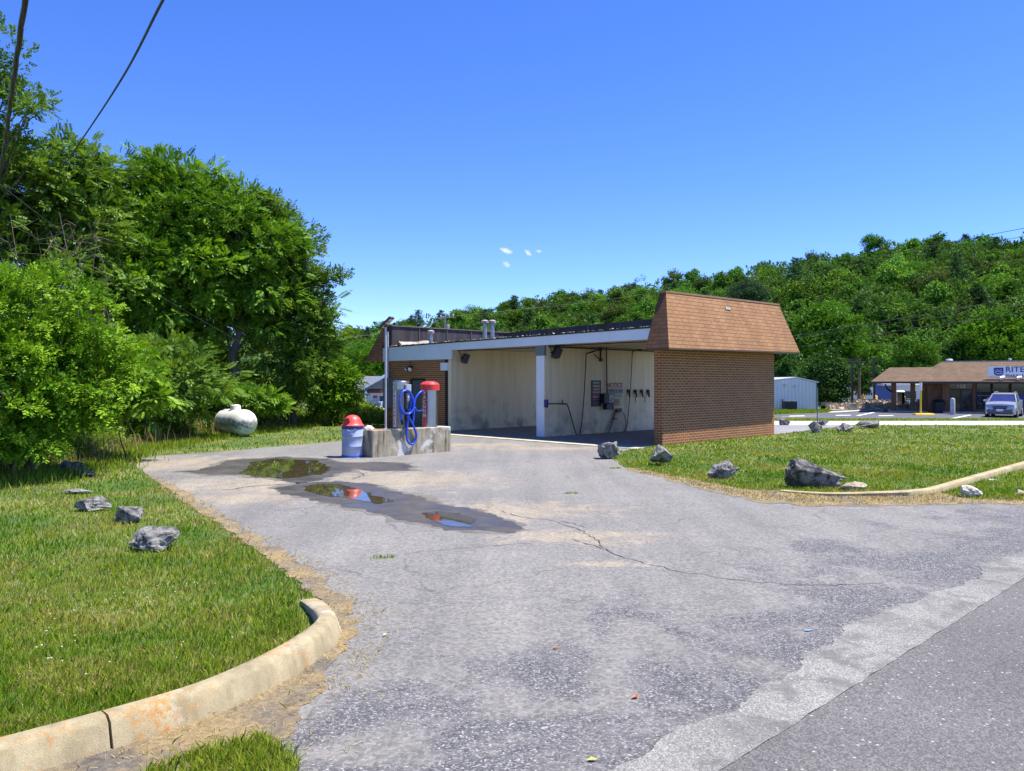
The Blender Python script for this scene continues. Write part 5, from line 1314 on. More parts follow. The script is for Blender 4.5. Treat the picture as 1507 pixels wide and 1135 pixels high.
# everything between the trees one can tell apart: one mass of lower canopy
P, D, T = [], [], []
for _ in range(1150):
    px = rgh.uniform(200, 1750); yr = np.interp(px, PXK, YRK); yb = np.interp(px, PXK, YBK); t = rgh.uniform(.0, 1.05); Y = yb + (yr - yb) * t
    r_ = rgh.uniform(1.7, 3.4); X = (px - CX) / FPX * Y; z = hillz(px, Y) + rgh.uniform(1.0, 3.6); tb = rgh.random() * .6
    e = rgh.normal(size=(17, 3)); e[:, 2] = np.abs(e[:, 2]) * 1.1 - .25; e /= np.linalg.norm(e, axis=1, keepdims=True)
    P.append(np.array((X, Y, z)) + e * np.array((r_, r_, r_ * 1.15))); D.append(e); T.append(tb + .35 * rgh.random(17))
P, D, T = np.concatenate(P), np.concatenate(D), np.concatenate(T)
me = spray_mesh('forest', M_hillF, P, D, rgh.uniform(1.0, 1.8, len(P)), clump_tpl(rgh, 6, .62), T, rgh)
o = bpy.data.objects.new('forest', me); COL.objects.link(o); tag(o, kind='stuff')
# trees one can point at, at the foot of the hill
def foot_tree(px, Y, ptop, pbot, wpx, seed, mat, label, kind='tree', clumps=110, per=34, cr=.20, hue=None, size=.32, trunk=True):
    X = (px - CX) / FPX * Y; zt = CAMH + (HY - ptop) * Y / FPX; zb = CAMH + (HY - pbot) * Y / FPX; rx = wpx / 2 * Y / FPX; rz = (zt - zb) / 2
    zg = min(gz(Y), zb) if Y < 100 else hillz(px, Y); r = np.random.default_rng(seed)
    root = thing(kind, label, 'tree', (X, Y, zg), 0, 'trees at the foot of the hill')
    c = (zt + zb) / 2 - zg
    E = [(0, 0, c, rx * .8, rx * .8, rz * .85), (-rx * .42, 0, c - rz * .15, rx * .5, rx * .6, rz * .6), (rx * .42, -rx * .2, c + rz * .05, rx * .5, rx * .5, rz * .6), (rx * .05, 0, c + rz * .5, rx * .5, rx * .5, rz * .45), (0, -.2 * rx, c - rz * .5, rx * .75, rx * .6, rz * .45)]
    pos, dirs, tint, cc = crown_points(E, clumps, rx * cr * 1.3, per, r, .3, .15, .8)
    me = spray_mesh('crown', mat, pos, dirs, r.uniform(.7, 1.3, len(pos)) * max(.8, rx / 4.2), clump_tpl(r, 6, size), tint, r)
    o = bpy.data.objects.new('crown', me); COL.objects.link(o); o.parent = root
    limbs((0, 0, -.2), (0, 0, c + rz * .5), cc[:10], .05 * rx + .08, r).build('trunk', M_bark, root, smooth=60)
M_dk = leaf_mat('dark_round_leaf', (.034, .075, .028), (.085, .15, .055), .15, .15)
M_ft = leaf_mat('shade_tree_leaf', (.026, .08, .014), (.085, .175, .03), .25, .2)
M_br = leaf_mat('maple_leaf', (.045, .14, .010), (.15, .31, .026), .32, .2)
foot_tree(1212, 72, 511, 603, 84, 201, M_ft, 'round dark tree right of the metal building, reaching almost to the ground', clumps=170)
foot_tree(1098, 150, 410, 460, 62, 202, M_dk, 'dark blue-green round tree just above the tan mansard roof', clumps=120)
foot_tree(1345, 92, 488, 575, 78, 203, M_br, 'bright green tree rising behind the shop canopy roof')
foot_tree(1290, 100, 505, 572, 70, 204, M_br, 'bright green tree between the round dark tree and the canopy')
foot_tree(1460, 95, 455, 570, 118, 205, M_br, 'large bright tree behind the pharmacy sign', clumps=150)
foot_tree(1400, 97, 500, 580, 70, 206, M_ft, 'darker tree behind the pharmacy roof, left of the large bright tree')
foot_tree(1545, 90, 470, 575, 110, 207, M_br, 'bright tree cut by the right edge of the picture')
foot_tree(1215, 104, 440, 545, 110, 208, M_br, 'broad bright tree above and behind the round dark tree', clumps=150)
foot_tree(1130, 108, 470, 590, 90, 209, M_ft, 'tree half hidden by the right end of the mansard roof')
foot_tree(1166, 84, 520, 590, 50, 210, M_ft, 'dark tree behind the pale metal building')
foot_tree(1268, 83, 540, 579, 26, 211, M_ft, 'small tree before the blue building, left of the canopy', clumps=60)
foot_tree(1288, 90, 540, 568, 22, 212, M_ft, 'slender little tree in the gravel bank by the canopy', clumps=40)
foot_tree(1000, 165, 428, 480, 60, 213, M_br, 'pale green tree just left of the mansard roof top', clumps=110)
foot_tree(545, 125, 500, 560, 90, 214, M_br, 'bright tree behind the roof of the white shop', clumps=110)
foot_tree(490, 130, 500, 575, 70, 215, M_ft, 'dark tree behind the white shop, at the end of the tree row', clumps=110)
foot_tree(765, 150, 492, 530, 60, 216, M_br, 'light green treetop showing just above the back parapet', clumps=70)

# ================================================================== SHOPS ON THE RIGHT
PY = 61.0; ZP = gz(PY)
def ax_(px, Y=PY): return (px - CX) / FPX * Y
PA = R(-25)
PH = thing('pharmacy', 'low brown brick pharmacy with shingled hip roof, dark shop windows and a drive-through canopy', 'pharmacy', (ax_(1365), PY, ZP), PA)
ox, oy = ax_(1365), PY
pc, ps = math.cos(PA), math.sin(PA)
def lx(px, yl=0.0):
    """local x of the point of the shop's plane y = yl that lies at px"""
    r = (px - CX) / FPX
    return (r * (oy + yl * pc) - ox + yl * ps) / (pc - r * ps)
def ly(px, yl=0.0): return oy + lx(px, yl) * ps + yl * pc
xe = 16.0; EZ = 2.37                                  # eave height above the shop's ground
wl = MB()
wl.box(0, lx(1386), 0, .3, 0, EZ).box(0, .3, .3, 12, 0, EZ).box(lx(1431.5), lx(1436), .0, .3, 0, EZ)
wl.box(lx(1436), xe, 0, .3, 0, .28).box(lx(1397), lx(1436), 0, .3, 2.2, EZ).box(lx(1436), xe, .02, .3, 2.25, EZ).box(.3, xe, 11.7, 12, 0, EZ)
wl.build('wall', M_brick2, PH)
MB().box(lx(1386), lx(1396.5), -.7, .3, 0, EZ).build('brick_pier', M_brick2, PH)
def glass_mat():
    m, nt, out = new_mat('dark_shop_glass'); co = objco(nt); f = noise_f(nt, scalev(nt, co, (.35, 1, 1.4)), 1.3, 5, .6)
    principled(nt, out, ramp(nt, f, [(.35, (.012, .013, .016)), (.7, (.055, .06, .07))]), .06, 0); return m
M_glass = glass_mat()
d0 = MB().box(lx(1397), lx(1431.5), .12, .16, 0, 2.2).build('door', M_glass, PH)
df = MB()
for a, b in ((1397, 1398), (1413, 1415.5), (1430.5, 1431.4)): df.box(lx(a), lx(b), .06, .115, 0, 1.72)
df.box(lx(1397), lx(1431.4), .06, .115, 1.72, 1.80).box(lx(1398), lx(1413), .06, .115, 0, .12).box(lx(1415.5), lx(1430.5), .06, .115, 0, .12)
df.build('door_frame', M_dark, d0)
text_mesh('house_number', '125', .34, pbr('number_white', (.8, .8, .8), .5), d0, (lx(1414.5), .05, 2.0), (1, 0, 0), (0, 0, 1), depth=.01, sx=1.25)
for a, b in ((1436.5, 1459), (1460.5, 1486), (1488, 1511), (1513, 1537), (1539, 1565)):
    w_ = MB().box(lx(a), lx(b), .14, .18, .28, 2.25).build('window', M_glass, PH)
    fm_ = MB().box(lx(a), lx(a) + .05, .08, .138, .28, 2.25).box(lx(b) - .05, lx(b), .08, .138, .28, 2.25).box(lx(a) + .05, lx(b) - .05, .08, .138, .28, .34).box(lx(a) + .05, lx(b) - .05, .08, .138, 2.19, 2.25)
    fm_.build('frame', M_dark, w_)
    MB().box(lx(a) + .08, lx(b) - .08, .125, .138, 1.28, 1.33).box(lx(a) + .08, lx(b) - .08, .125, .138, .72, .75).build('blind_rail', pbr('blind_grey', (.2, .21, .23), .5), w_)
    if a == 1488: MB().box(lx(a) + .06, lx(b) - .06, .118, .124, .4, 1.42).build('blue_poster', pbr('poster_blue', (.015, .035, .32), .5), w_)
# hip roof and the lower canopy roof on the left
e0, rz_ = -2.1, 3.55 - ZP - .0
ry0 = 2.4; rzm = (562 - 532.5) * ly(1440, ry0) / FPX + CAMH - ZP
xl = lx(1351, e0)
xr = lx(1387, ry0)
rfm = MB(); rfm.frustum([(xl, e0, EZ), (xe, e0, EZ), (xe, 13, EZ), (xl, 13, EZ)], [(xr, ry0, rzm), (xe, ry0, rzm), (xe, 9, rzm), (xr, 9, rzm)])
mroof = rfm.build('roof', M_roofshop, PH)
MB().box(xr, xe, ry0 - .05, ry0 + .25, rzm - .02, rzm + .07).build('ridge_flashing', pbr('flashing_grey', (.36, .34, .31), .6), mroof)
MB().box(xl - .02, xe, e0 - .04, 13, EZ - .16, EZ - .003).build('fascia', pbr('dark_brown_fascia', (.045, .03, .022), .6), mroof)
for px, w in ((1397, .3), (1486, .14)): MB().lathe([(w * .5, 0), (w * .5, .12), (w * .9, .14), (w * .7, .26), (.01, .28)], 12, (lx(px, ry0 + 1), ry0 + 1, rzm)).build('roof_vent', pbr('vent_pale', (.6, .6, .58), .5), mroof, smooth=40)
cxl = lx(1281.5, e0); crl = lx(1309, ry0 - .3); crz = (562 - 541) * ly(1330, ry0) / FPX + CAMH - ZP
cf = MB(); cf.frustum([(cxl, e0, EZ), (.5, e0, EZ), (.5, 8.5, EZ), (cxl, 8.5, EZ)], [(crl, ry0 - .3, crz), (.5, ry0 - .3, crz), (.5, 4.5, crz), (crl, 4.5, crz)])
cr_ = cf.build('canopy_roof', M_roofshop, PH)
MB().box(cxl - .02, xl - .04, e0 - .04, 8.5, EZ - .16, EZ - .003).build('canopy_fascia', MATS['dark_brown_fascia'], cr_)
for a, b in ((1311.5, 1319), (1340, 1347)): MB().box(lx(a, .2), lx(b, .2), .2, .9, 0, EZ - .165).build('canopy_column', M_brick2, PH)
MB().box(cxl + 1.2, -.02, -.5, 7.5, .0, .1).build('walkway', M_slab, PH)
MB().box(lx(1386), xe, -1.7, 0, 0, .12).build('walkway', M_slab, PH)
MB().tube(smooth_path([(lx(1303, -1.9), -1.9, EZ - .2), (lx(1305, -1.6), -1.6, EZ - .5), (lx(1312, .1), .1, EZ - .8)], 4), .06, 8).build('downspout', M_dark, PH)
# sign on the roof
SG = thing('pharmacy_sign', 'white RITE AID PHARMACY board with navy shield standing on the brown shop roof', 'sign', (ox + lx(1454, -1.7) * pc + 1.7 * ps, ly(1454, -1.7), 0), PA)
k = ly(1466, -1.7) / FPX; sw = 6.6; sz0 = CAMH + (562 - 555) * k; sz1 = CAMH + (562 - 539.6) * k
bd = MB().box(0, sw, 0, .12, sz0, sz1).build('board', pbr('sign_face_white', (.74, .76, .82), .4, 0, .04), SG, bevel=.01)
MB().box(-.03, sw + .03, -.01, .0, sz0 - .03, sz0).box(-.03, sw + .03, -.01, 0, sz1, sz1 + .03).build('rim', M_panelgrey, bd)
navy = pbr('sign_navy', (.02, .035, .22), .5, 0, .05); grn = pbr('sign_green', (.02, .30, .16), .5, 0, .05)
sx0 = (1461.5 - 1454) * k; sx1 = (1473.5 - 1454) * k; szc = (sz0 + sz1) / 2
hw = (sx1 - sx0) / 2; cxs = (sx0 + sx1) / 2; hh = (sz1 - sz0) * .39
sh = []
for i in range(21):
    a = math.pi * i / 20; sh.append((cxs + hw * math.cos(a), -hh * .1 - hh * .9 * math.sin(a) ** .85))
pts = [(cxs + hw, hh)] + sh + [(cxs - hw, hh)]
mb_ = MB(); n_ = len(pts); mb_.add([(x, -.02, szc + z) for x, z in pts] + [(x, -.003, szc + z) for x, z in pts], [tuple(range(n_)), tuple(range(2 * n_ - 1, n_ - 1, -1))] + [(i, (i + 1) % n_, n_ + (i + 1) % n_, n_ + i) for i in range(n_)])
shd = mb_.build('shield', navy, bd)
sm_ = MB(); arc = [(cxs + hw * .68 * math.cos(a), -hh * .02 - hh * .5 * math.sin(a)) for a in [math.pi * i / 12 for i in range(13)]]
sm_.tube([(x, -.028, szc + z) for x, z in arc], .022, 6)
sm_.tube([(cxs - hw * .75, -.028, szc + hh * .32), (cxs - hw * .2, -.028, szc + hh * .55), (cxs + hw * .05, -.028, szc + hh * .25), (cxs + hw * .6, -.028, szc + hh * .62)], .018, 5)
sm_.tube([(cxs - hw * .7, -.028, szc + 0.02), (cxs + hw * .7, -.028, szc + .02)], .012, 5)
sm_.build('shield_mark', pbr('mark_white', (.8, .8, .82), .5), shd)
tx = (1476 - 1454) * k
text_mesh('lettering', 'RITE', .56, navy, bd, (tx, -.012, szc + .15), (1, 0, 0), (0, 0, 1), align='LEFT', depth=.01, spacing=1.08)
text_mesh('lettering', 'AID', .56, grn, bd, (tx + 1.53, -.012, szc + .15), (1, 0, 0), (0, 0, 1), align='LEFT', depth=.01, spacing=1.08)
text_mesh('lettering', 'PHARMACY', .30, navy, bd, (tx, -.012, szc - .31), (1, 0, 0), (0, 0, 1), align='LEFT', depth=.01, spacing=1.1, sx=1.05)
for px in (1470, 1491):
    x = (px - 1454) * k
    MB().tube([(x - .2, .05, sz0 - .05), (x, -.35, sz0 - .12)], .02, 6).obox((x + .06, -.42, sz0 - .06), ((1, 0, .2), (0, .8, .6), (0, -.6, .8)), (.16, .1, .09)).build('sign_lamp', MATS['vent_pale'], SG)
# things in front of the pharmacy
def gnd(px, py): Y = FPX * (CAMH + .48) / (py - HY); return (ax_(px, Y), Y, -.48)
X, Y, Z = gnd(1402, 610.5)
o = MB().lathe([(.16, 0), (.16, 1.08), (.13, 1.15), (.05, 1.18), (.005, 1.185)], 16).build('bollard', pbr('bollard_grey', (.42, .43, .46), .5), smooth=40, loc=(X, Y, Z)); tag(o, 'grey steel bollard in front of the glass doors', 'bollard')
o = MB().lathe([(.15, 0), (.15, 1.08), (.12, 1.15), (.05, 1.18), (.005, 1.185)], 16).build('bollard', MATS['bollard_grey'], smooth=40, loc=(ax_(1455.5, 58), 58, Z)); tag(o, 'grey bollard half hidden behind the silver-blue car', 'bollard')
tb_ = thing('litter_bin', 'black square litter bin against the brick wall beside the shop door', 'litter bin', (ax_(1381, 60), 60, Z))
MB().frustum([(-.28, -.28, 0), (.28, -.28, 0), (.28, .28, 0), (-.28, .28, 0)], [(-.33, -.33, .8), (.33, -.33, .8), (.33, .33, .8), (-.33, .33, .8)]).build('bin_body', M_black, tb_, bevel=.02)
MB().frustum([(-.34, -.34, .8), (.34, -.34, .8), (.34, .34, .8), (-.34, .34, .8)], [(-.2, -.2, 1.0), (.2, -.2, 1.0), (.2, .2, 1.0), (-.2, .2, 1.0)]).build('bin_lid', M_dark, tb_)
yp = thing('clearance_post', 'yellow post with a white upper sleeve on a small yellow concrete island', 'post', gnd(1355, 611.2))
zt_ = (611.2 - 563) * yp.location.y / FPX
MB().tube([(0, 0, .1), (0, 0, zt_ * .76)], .06, 10).build('post', M_ypaint, yp)
MB().tube([(0, 0, zt_ * .76), (0, 0, zt_)], .085, 10).build('sleeve', pbr('sleeve_white', (.75, .72, .68), .5), yp)
MB().frustum([(-.55, -.35, 0), (.9, -.2, 0), (.9, .5, 0), (-.4, .4, 0)], [(-.5, -.3, .13), (.85, -.15, .13), (.85, .45, .13), (-.35, .35, .13)]).build('base', M_ypaint, yp, bevel=.02)
for (px, py, l) in ((1270.5, 599, 'yellow bollard on the kerb left of the canopy, nearer the lamp pole'), (1288, 598, 'yellow bollard on the kerb directly under the canopy eave'), (1329, 599.5, 'ochre bollard between the two canopy columns')):
    X, Y, Z = gnd(px, py); o = MB().lathe([(.2, 0), (.2, .95), (.16, 1.02), (.005, 1.05)], 16).build('bollard', M_ypaint, smooth=40, loc=(X, Y, Z)); tag(o, l, 'bollard', 'yellow bollards by the canopy')
X, Y, Z = gnd(1323, 601)
vm = thing('teller_cabinet', 'pale drive-through cabinet with dark side standing by the canopy column', 'cabinet', (X, Y, Z))
MB().box(-.28, .12, -.3, .3, 0, 1.45).build('cabinet_body', pbr('cabinet_cream', (.50, .47, .40), .5), vm, bevel=.02)
MB().box(.122, .36, -.3, .3, 0, 1.4).build('side_panel', M_dark, vm)
MB().frustum([(-.3, -.32, 1.452), (.38, -.32, 1.452), (.38, .32, 1.452), (-.3, .32, 1.452)], [(-.2, -.2, 1.58), (.3, -.2, 1.58), (.3, .2, 1.58), (-.2, .2, 1.58)]).build('cap', MATS['sleeve_white'], vm)
def dark_pole(px, py, ptop, label, arm=True):
    X, Y, Z = gnd(px, py); o = thing('light_pole', label, 'light pole', (X, Y, Z)); H = (py - ptop) * Y / FPX
    MB().box(-.07, .07, -.07, .07, .5, H).build('pole', pbr('bronze', (.05, .035, .025), .5), o)
    MB().box(-.28, .3, -.28, .28, 0, .55).build('base', M_slab, o, bevel=.02)
    MB().box(-.35, .35, -.2, .2, H, H + .12).build('lamp_head', MATS['bronze'], o)
dark_pole(1254, 603, 530, 'dark light pole on a concrete base, left of the canopy in open view')
dark_pole(1286.5, 599, 529.5, 'dark light pole rising behind the left end of the canopy roof')
# car
def car(name, label, X, Y, rot, paint):
    c = thing(name, label, 'car', (X, Y, -.48), rot)
    P = pbr('car_paint', paint, .25, .55, .04, 1, 60, 0); L = 4.5
    # stations: x, half width sill, half width belt, belt height, floor
    st = [(2.22, .62, .60, .62, .30), (2.12, .80, .78, .84, .22), (1.85, .88, .85, .93, .20), (1.2, .90, .87, 1.00, .20), (.9, .90, .87, 1.02, .20), (0, .90, .87, 1.03, .20), (-1.2, .90, .87, 1.06, .20), (-2.0, .86, .82, 1.05, .25), (-2.25, .78, .74, .95, .35)]
    mb = MB(); vs, fs = [], []
    for x, a, b, zb, zf in st: vs += [(x, -a * .96, zf), (x, -a, zf + .25), (x, -a, zb - .2), (x, -b, zb), (x, -b * .5, zb + .035), (x, 0, zb + .045), (x, b * .5, zb + .035), (x, b, zb), (x, a, zb - .2), (x, a, zf + .25), (x, a * .96, zf)]
    m = 11
    for i in range(len(st) - 1):
        for j in range(m): fs.append((i * m + j, i * m + (j + 1) % m, (i + 1) * m + (j + 1) % m, (i + 1) * m + j))
    fs += [tuple(range(m)), tuple(range((len(st) - 1) * m + m - 1, (len(st) - 1) * m - 1, -1))]
    mb.add(vs, fs); mb.build('body', P, c, smooth=35)
    cab = MB().frustum([(1.05, -.84, 1.0), (1.05, .84, 1.0), (-2.0, .80, 1.04), (-2.0, -.80, 1.04)], [(.25, -.66, 1.52), (.25, .66, 1.52), (-1.75, .62, 1.54), (-1.75, -.62, 1.54)])
    cab.build('side_windows', pbr('car_glass_dark', (.012, .014, .02), .08), c)
    MB().frustum([(.32, -.68, 1.49), (.32, .68, 1.49), (-1.82, .64, 1.52), (-1.82, -.64, 1.52)], [(.12, -.60, 1.57), (.12, .60, 1.57), (-1.65, .56, 1.58), (-1.65, -.56, 1.58)]).build('roof', P, c, bevel=.02)
    ws = MB().add([(1.075, -.74, 1.04), (1.075, .74, 1.04), (.31, .58, 1.475), (.31, -.58, 1.475), (1.05, -.74, 1.03), (1.05, .74, 1.03), (.29, .58, 1.465), (.29, -.58, 1.465)], [(0, 1, 2, 3), (7, 6, 5, 4), (0, 4, 5, 1), (1, 5, 6, 2), (2, 6, 7, 3), (3, 7, 4, 0)])
    ws.build('windshield', pbr('windshield_blue', (.03, .04, .14), .06), c)
    pm = MB()
    for s in (-1, 1):
        pm.tube([(1.08, .80 * s, 1.02), (.27, .635 * s, 1.51)], .045, 6); pm.tube([(-.5, .82 * s, 1.04), (-.5, .66 * s, 1.52)], .03, 6)
    pm.build('pillar', P, c)
    rl = MB()
    for s in (-1, 1): rl.tube(smooth_path([(.1, .56 * s, 1.57), (0, .57 * s, 1.62), (-1.4, .54 * s, 1.64), (-1.55, .53 * s, 1.58)], 3), .02, 6)
    rl.build('roof_rail', M_galv, c)
    MB().frustum([(2.225, -.36, .56), (2.225, .36, .56), (2.18, .46, .76), (2.18, -.46, .76)], [(2.245, -.34, .57), (2.245, .34, .57), (2.20, .44, .75), (2.20, -.44, .75)]).build('grille', pbr('grille_navy', (.01, .012, .06), .3), c)
    MB().tube([(2.23, -.42, .70), (2.24, 0, .66), (2.23, .42, .70)], .018, 6).build('grille_bar', M_steel, c)
    for s in (-1, 1): MB().frustum([(2.17, .46 * s, .60), (2.17, .70 * s, .62), (1.9, .87 * s, .68), (1.9, .55 * s, .66)], [(2.13, .46 * s, .76), (2.10, .70 * s, .80), (1.86, .86 * s, .86), (1.9, .55 * s, .78)]).build('headlight', pbr('headlight_clear', (.85, .86, .9), .12), c)
    MB().box(2.1, 2.25, -.72, .72, .24, .50).build('bumper', pbr('bumper_grey', (.10, .11, .13), .5), c, bevel=.05)
    MB().box(2.26, 2.275, -.2, .2, .42, .57).build('license_plate', pbr('plate_white', (.75, .75, .75), .4), c)
    for s in (-1, 1):
        mm = MB().obox((.75, 1.0 * s, 1.08), ((1, 0, 0), (0, 1, 0), (0, 0, 1)), (.07, .11, .075)); mm.tube([(.75, .85 * s, 1.03), (.75, .98 * s, 1.05)], .025, 6); mm.build('mirror', P, c, bevel=.03)
        for x in (1.38, -1.35):
            w_ = MB(); w_.tube([(x, .70 * s, .34), (x, .91 * s, .34)], .34, 24); w_ = w_.build('wheel', M_black, c, smooth=40)
            MB().tube([(x, .90 * s, .34), (x, .92 * s, .34)], .22, 16).build('rim', M_galv, w_)
    return c
car('parked_car', 'silver-blue crossover car parked facing the street before the pharmacy windows', 33.0, 53.3, R(52) + math.pi, (.43, .43, .43))
# pale metal building
MBX = thing('metal_building', 'pale blue-grey corrugated metal building with shallow gable behind the car wash', 'building', (ax_(1118, 66.5), 66.5, -.5))
w_m = ax_(1202.5, 66.5) - ax_(1118, 66.5); zr = CAMH + (562 - 556.5) * 66.5 / FPX + .5; ze = CAMH + (562 - 563.5) * 66.5 / FPX + .5
xp = ax_(1172, 66.5) - ax_(1118, 66.5)
def metal_mat():
    m, nt, out = new_mat('ribbed_metal'); co = objco(nt); p = nd(nt, 'ShaderNodeSeparateXYZ', {0: co}).outputs[0]
    wv = nd(nt, 'ShaderNodeTexWave', {'Vector': co, 'Scale': 1.05, 'Distortion': 0.0}, wave_type='BANDS', bands_direction='X')
    c = mixc(nt, .25, (.68, .68, .68), ramp(nt, wv.outputs['Fac'], [(.0, .4), (.3, 1.0)]), 'MULTIPLY')
    principled(nt, out, c, .5, .1, bump(nt, wv.outputs['Fac'], .5, .03)); return m
wm = MB(); prof = [(0, 0), (w_m, 0), (w_m, ze), (xp, zr), (0, ze + .05)]
wm.add([(x, 0, z) for x, z in prof] + [(x, 9, z) for x, z in prof], [tuple(range(5)), tuple(range(9, 4, -1))] + [(i, (i + 1) % 5, 5 + (i + 1) % 5, 5 + i) for i in range(5)])
wm.build('wall', metal_mat(), MBX)
rm = MB(); rm.frustum([(-.1, -.15, ze + .06), (xp, -.15, zr + .01), (xp, 9.1, zr + .01), (-.1, 9.1, ze + .06)], [(-.1, -.15, ze + .13), (xp, -.15, zr + .09), (xp, 9.1, zr + .09), (-.1, 9.1, ze + .13)])
rm.frustum([(xp + .003, -.15, zr + .01), (w_m + .1, -.15, ze + .01), (w_m + .1, 9.1, ze + .01), (xp + .003, 9.1, zr + .01)], [(xp + .003, -.15, zr + .09), (w_m + .1, -.15, ze + .09), (w_m + .1, 9.1, ze + .09), (xp + .003, 9.1, zr + .09)])
rm.build('roof', pbr('pale_metal_roof', (.62, .64, .68), .4, .3, .08), MBX)
MB().box(w_m - .05, w_m + .05, -.08, -.005, 0, ze).build('corner_trim', M_dark, MBX)
for px, py in ((1156, 567), (1171, 569)): MB().box(ax_(px, 66.5) - ax_(1118, 66.5) - .12, ax_(px, 66.5) - ax_(1118, 66.5) + .12, -.25, -.01, CAMH + (562 - py) * 66.5 / FPX + .5 - .1, CAMH + (562 - py) * 66.5 / FPX + .5 + .1).build('wall_lamp', MATS['vent_pale'], MBX)
MB().tube([(ax_(1151.5, 66.4) - ax_(1118, 66.5), -.1, .1), (ax_(1151.5, 66.4) - ax_(1118, 66.5), -.1, .9)], .04, 6).tube([(ax_(1155.5, 66.4) - ax_(1118, 66.5), -.1, .1), (ax_(1155.5, 66.4) - ax_(1118, 66.5), -.1, .75)], .04, 6).build('wall_pipe', M_dark, MBX)
acm = [('left', 1158), ('right', 1167)]
for nm, px in acm:
    a = thing('air_conditioner', 'dark air conditioner unit at the metal building wall, the one on the ' + nm, 'air conditioner', (ax_(px, 65.3), 65.3, -.5), 0, 'air conditioners by the metal building')
    MB().box(-.26, .26, -.26, .26, .05, .75).build('cabinet', M_dark, a, bevel=.02)
    MB().lathe([(.2, .75), (.2, .78), (.03, .80)], 16).build('fan_guard', M_panelgrey, a)
o = MB().tube([(0, 0, 0), (0, 0, 2.0)], .035, 6).build('marker_post', pbr('post_green', (.06, .12, .14), .5), loc=(ax_(1203, 45), 45, gz(45))); tag(o, 'thin dark green marker post before the corner of the metal building', 'post')
# blue and white garage behind the gravel bank
GB = thing('garage', 'blue and white garage with wide roll-up doors behind the gravel bank', 'garage', (ax_(1236, 86), 86, -.9))
k86 = 86 / FPX
def gx(px): return (px - 1236) * k86
zt_ = CAMH + (562 - 569) * k86 + .9
blue = pbr('garage_blue', (.02, .08, .36), .5, 0, .1, 1)
MB().box(0, gx(1312), 0, 8, 0, zt_ + .35).build('wall', blue, GB)
for a, b in ((1237, 1261), (1267, 1287)):
    d_ = MB().box(gx(a), gx(b), -.06, -.005, 0, zt_ - .05).build('garage_door', pbr('garage_white', (.62, .66, .74), .5, 0, .06, 1), GB)
    wd = MB()
    for i in range(6):
        x0 = gx(a) + (gx(b) - gx(a)) * (i + .18) / 6; wd.box(x0, x0 + (gx(b) - gx(a)) / 9, -.075, -.06, zt_ * .58, zt_ * .70)
    wd.build('door_window', M_glass, d_)
MB().frustum([(gx(1290), -1.5, zt_ + .1), (gx(1330), -1.5, zt_ + .1), (gx(1330), 6, zt_ + .1), (gx(1290), 6, zt_ + .1)], [(gx(1290), -1.5, zt_ + .3), (gx(1330), -1.5, zt_ + .3), (gx(1330), 6, zt_ + .55), (gx(1290), 6, zt_ + .55)]).build('awning_roof', pbr('pale_roof', (.55, .58, .64), .5), GB)
bw = thing('storage_building', 'long low white building with grey roof seen beneath the pharmacy canopy', 'building', (ax_(1316, 88), 88, -.9))
MB().box(0, 9, 0, 6, 0, 2.4).build('wall', MATS['garage_white'], bw)
MB().frustum([(-.3, -.4, 2.4), (9.3, -.4, 2.4), (9.3, 6.4, 2.4), (-.3, 6.4, 2.4)], [(-.3, 2.5, 3.3), (9.3, 2.5, 3.3), (9.3, 3.5, 3.3), (-.3, 3.5, 3.3)]).build('roof', pbr('slate_grey', (.20, .21, .24), .7), bw)
MB().box(1.2, 2.4, -.05, -.005, .9, 1.7).box(3.4, 4.2, -.05, -.005, .9, 1.7).build('window', M_glass, bw)
rk_ = MB()
for i in range(1100):
    x = rgh.uniform(ax_(1224, 68), ax_(1440, 68)); y = 66.8 + rgh.random() * 5; s = rgh.uniform(.06, .17); z = -.46 + (y - 66.8) * .10
    rk_.obox((x, y, z), (rgh.normal(size=3), rgh.normal(size=3), (0, 0, 1)), (s, s * .8, s * .6))
o = rk_.build('riprap', pbr('riprap_tan', (.44, .37, .27), .9, 0, .4, 1.2)); tag(o, kind='stuff')
gr_ = MB().tube([(ax_(1236, 73), 73, .22), (ax_(1440, 73), 73, .22)], .055, 6)
for i in range(12): x = ax_(1236, 73) + i * 1.15; gr_.tube([(x, 73, -.6), (x, 73, .22)], .04, 6)
o = gr_.build('guard_rail', M_dark); tag(o, 'low black pipe railing along the top of the gravel bank', 'railing')

# ================================================================== WHITE SHOP BEHIND ON THE LEFT
YS = 100.0; ks = YS / FPX
def sx_(px): return (px - 505) * ks
def szz(py): return CAMH + (HY - py) * ks - gz(YS)
WS = thing('roadside_shop', 'white shop with slate roof, navy and maroon fascia, white gable, left of the car wash', 'shop', ((505 - CX) * ks, YS, gz(YS)))
xe_ = sx_(640)
MB().box(sx_(505), xe_, 0, 8, 0, szz(576)).build('wall', pbr('shop_white', (.66, .68, .76), .6, 0, .06), WS)
MB().box(sx_(503), xe_, -.35, -.005, szz(574.5), szz(571)).build('navy_fascia', pbr('navy_band', (.02, .025, .12), .5), WS)
MB().box(sx_(503), xe_, -.33, -.005, szz(578.5), szz(574.5) - .004).build('maroon_fascia', pbr('maroon_band', (.13, .025, .04), .5), WS)
MB().frustum([(sx_(502), -.6, szz(571)), (xe_, -.6, szz(571)), (xe_, 8.5, szz(571)), (sx_(502), 8.5, szz(571))], [(sx_(502), 3.6, szz(553.5)), (xe_, 3.6, szz(553.5)), (xe_, 4.4, szz(553.5)), (sx_(502), 4.4, szz(553.5))]).build('roof', pbr('slate_purple', (.14, .135, .165), .8, 0, .2, 2), WS)
MB().box(sx_(502), xe_, -.66, -.605, szz(571.6), szz(570.2)).build('gutter', M_white, WS)
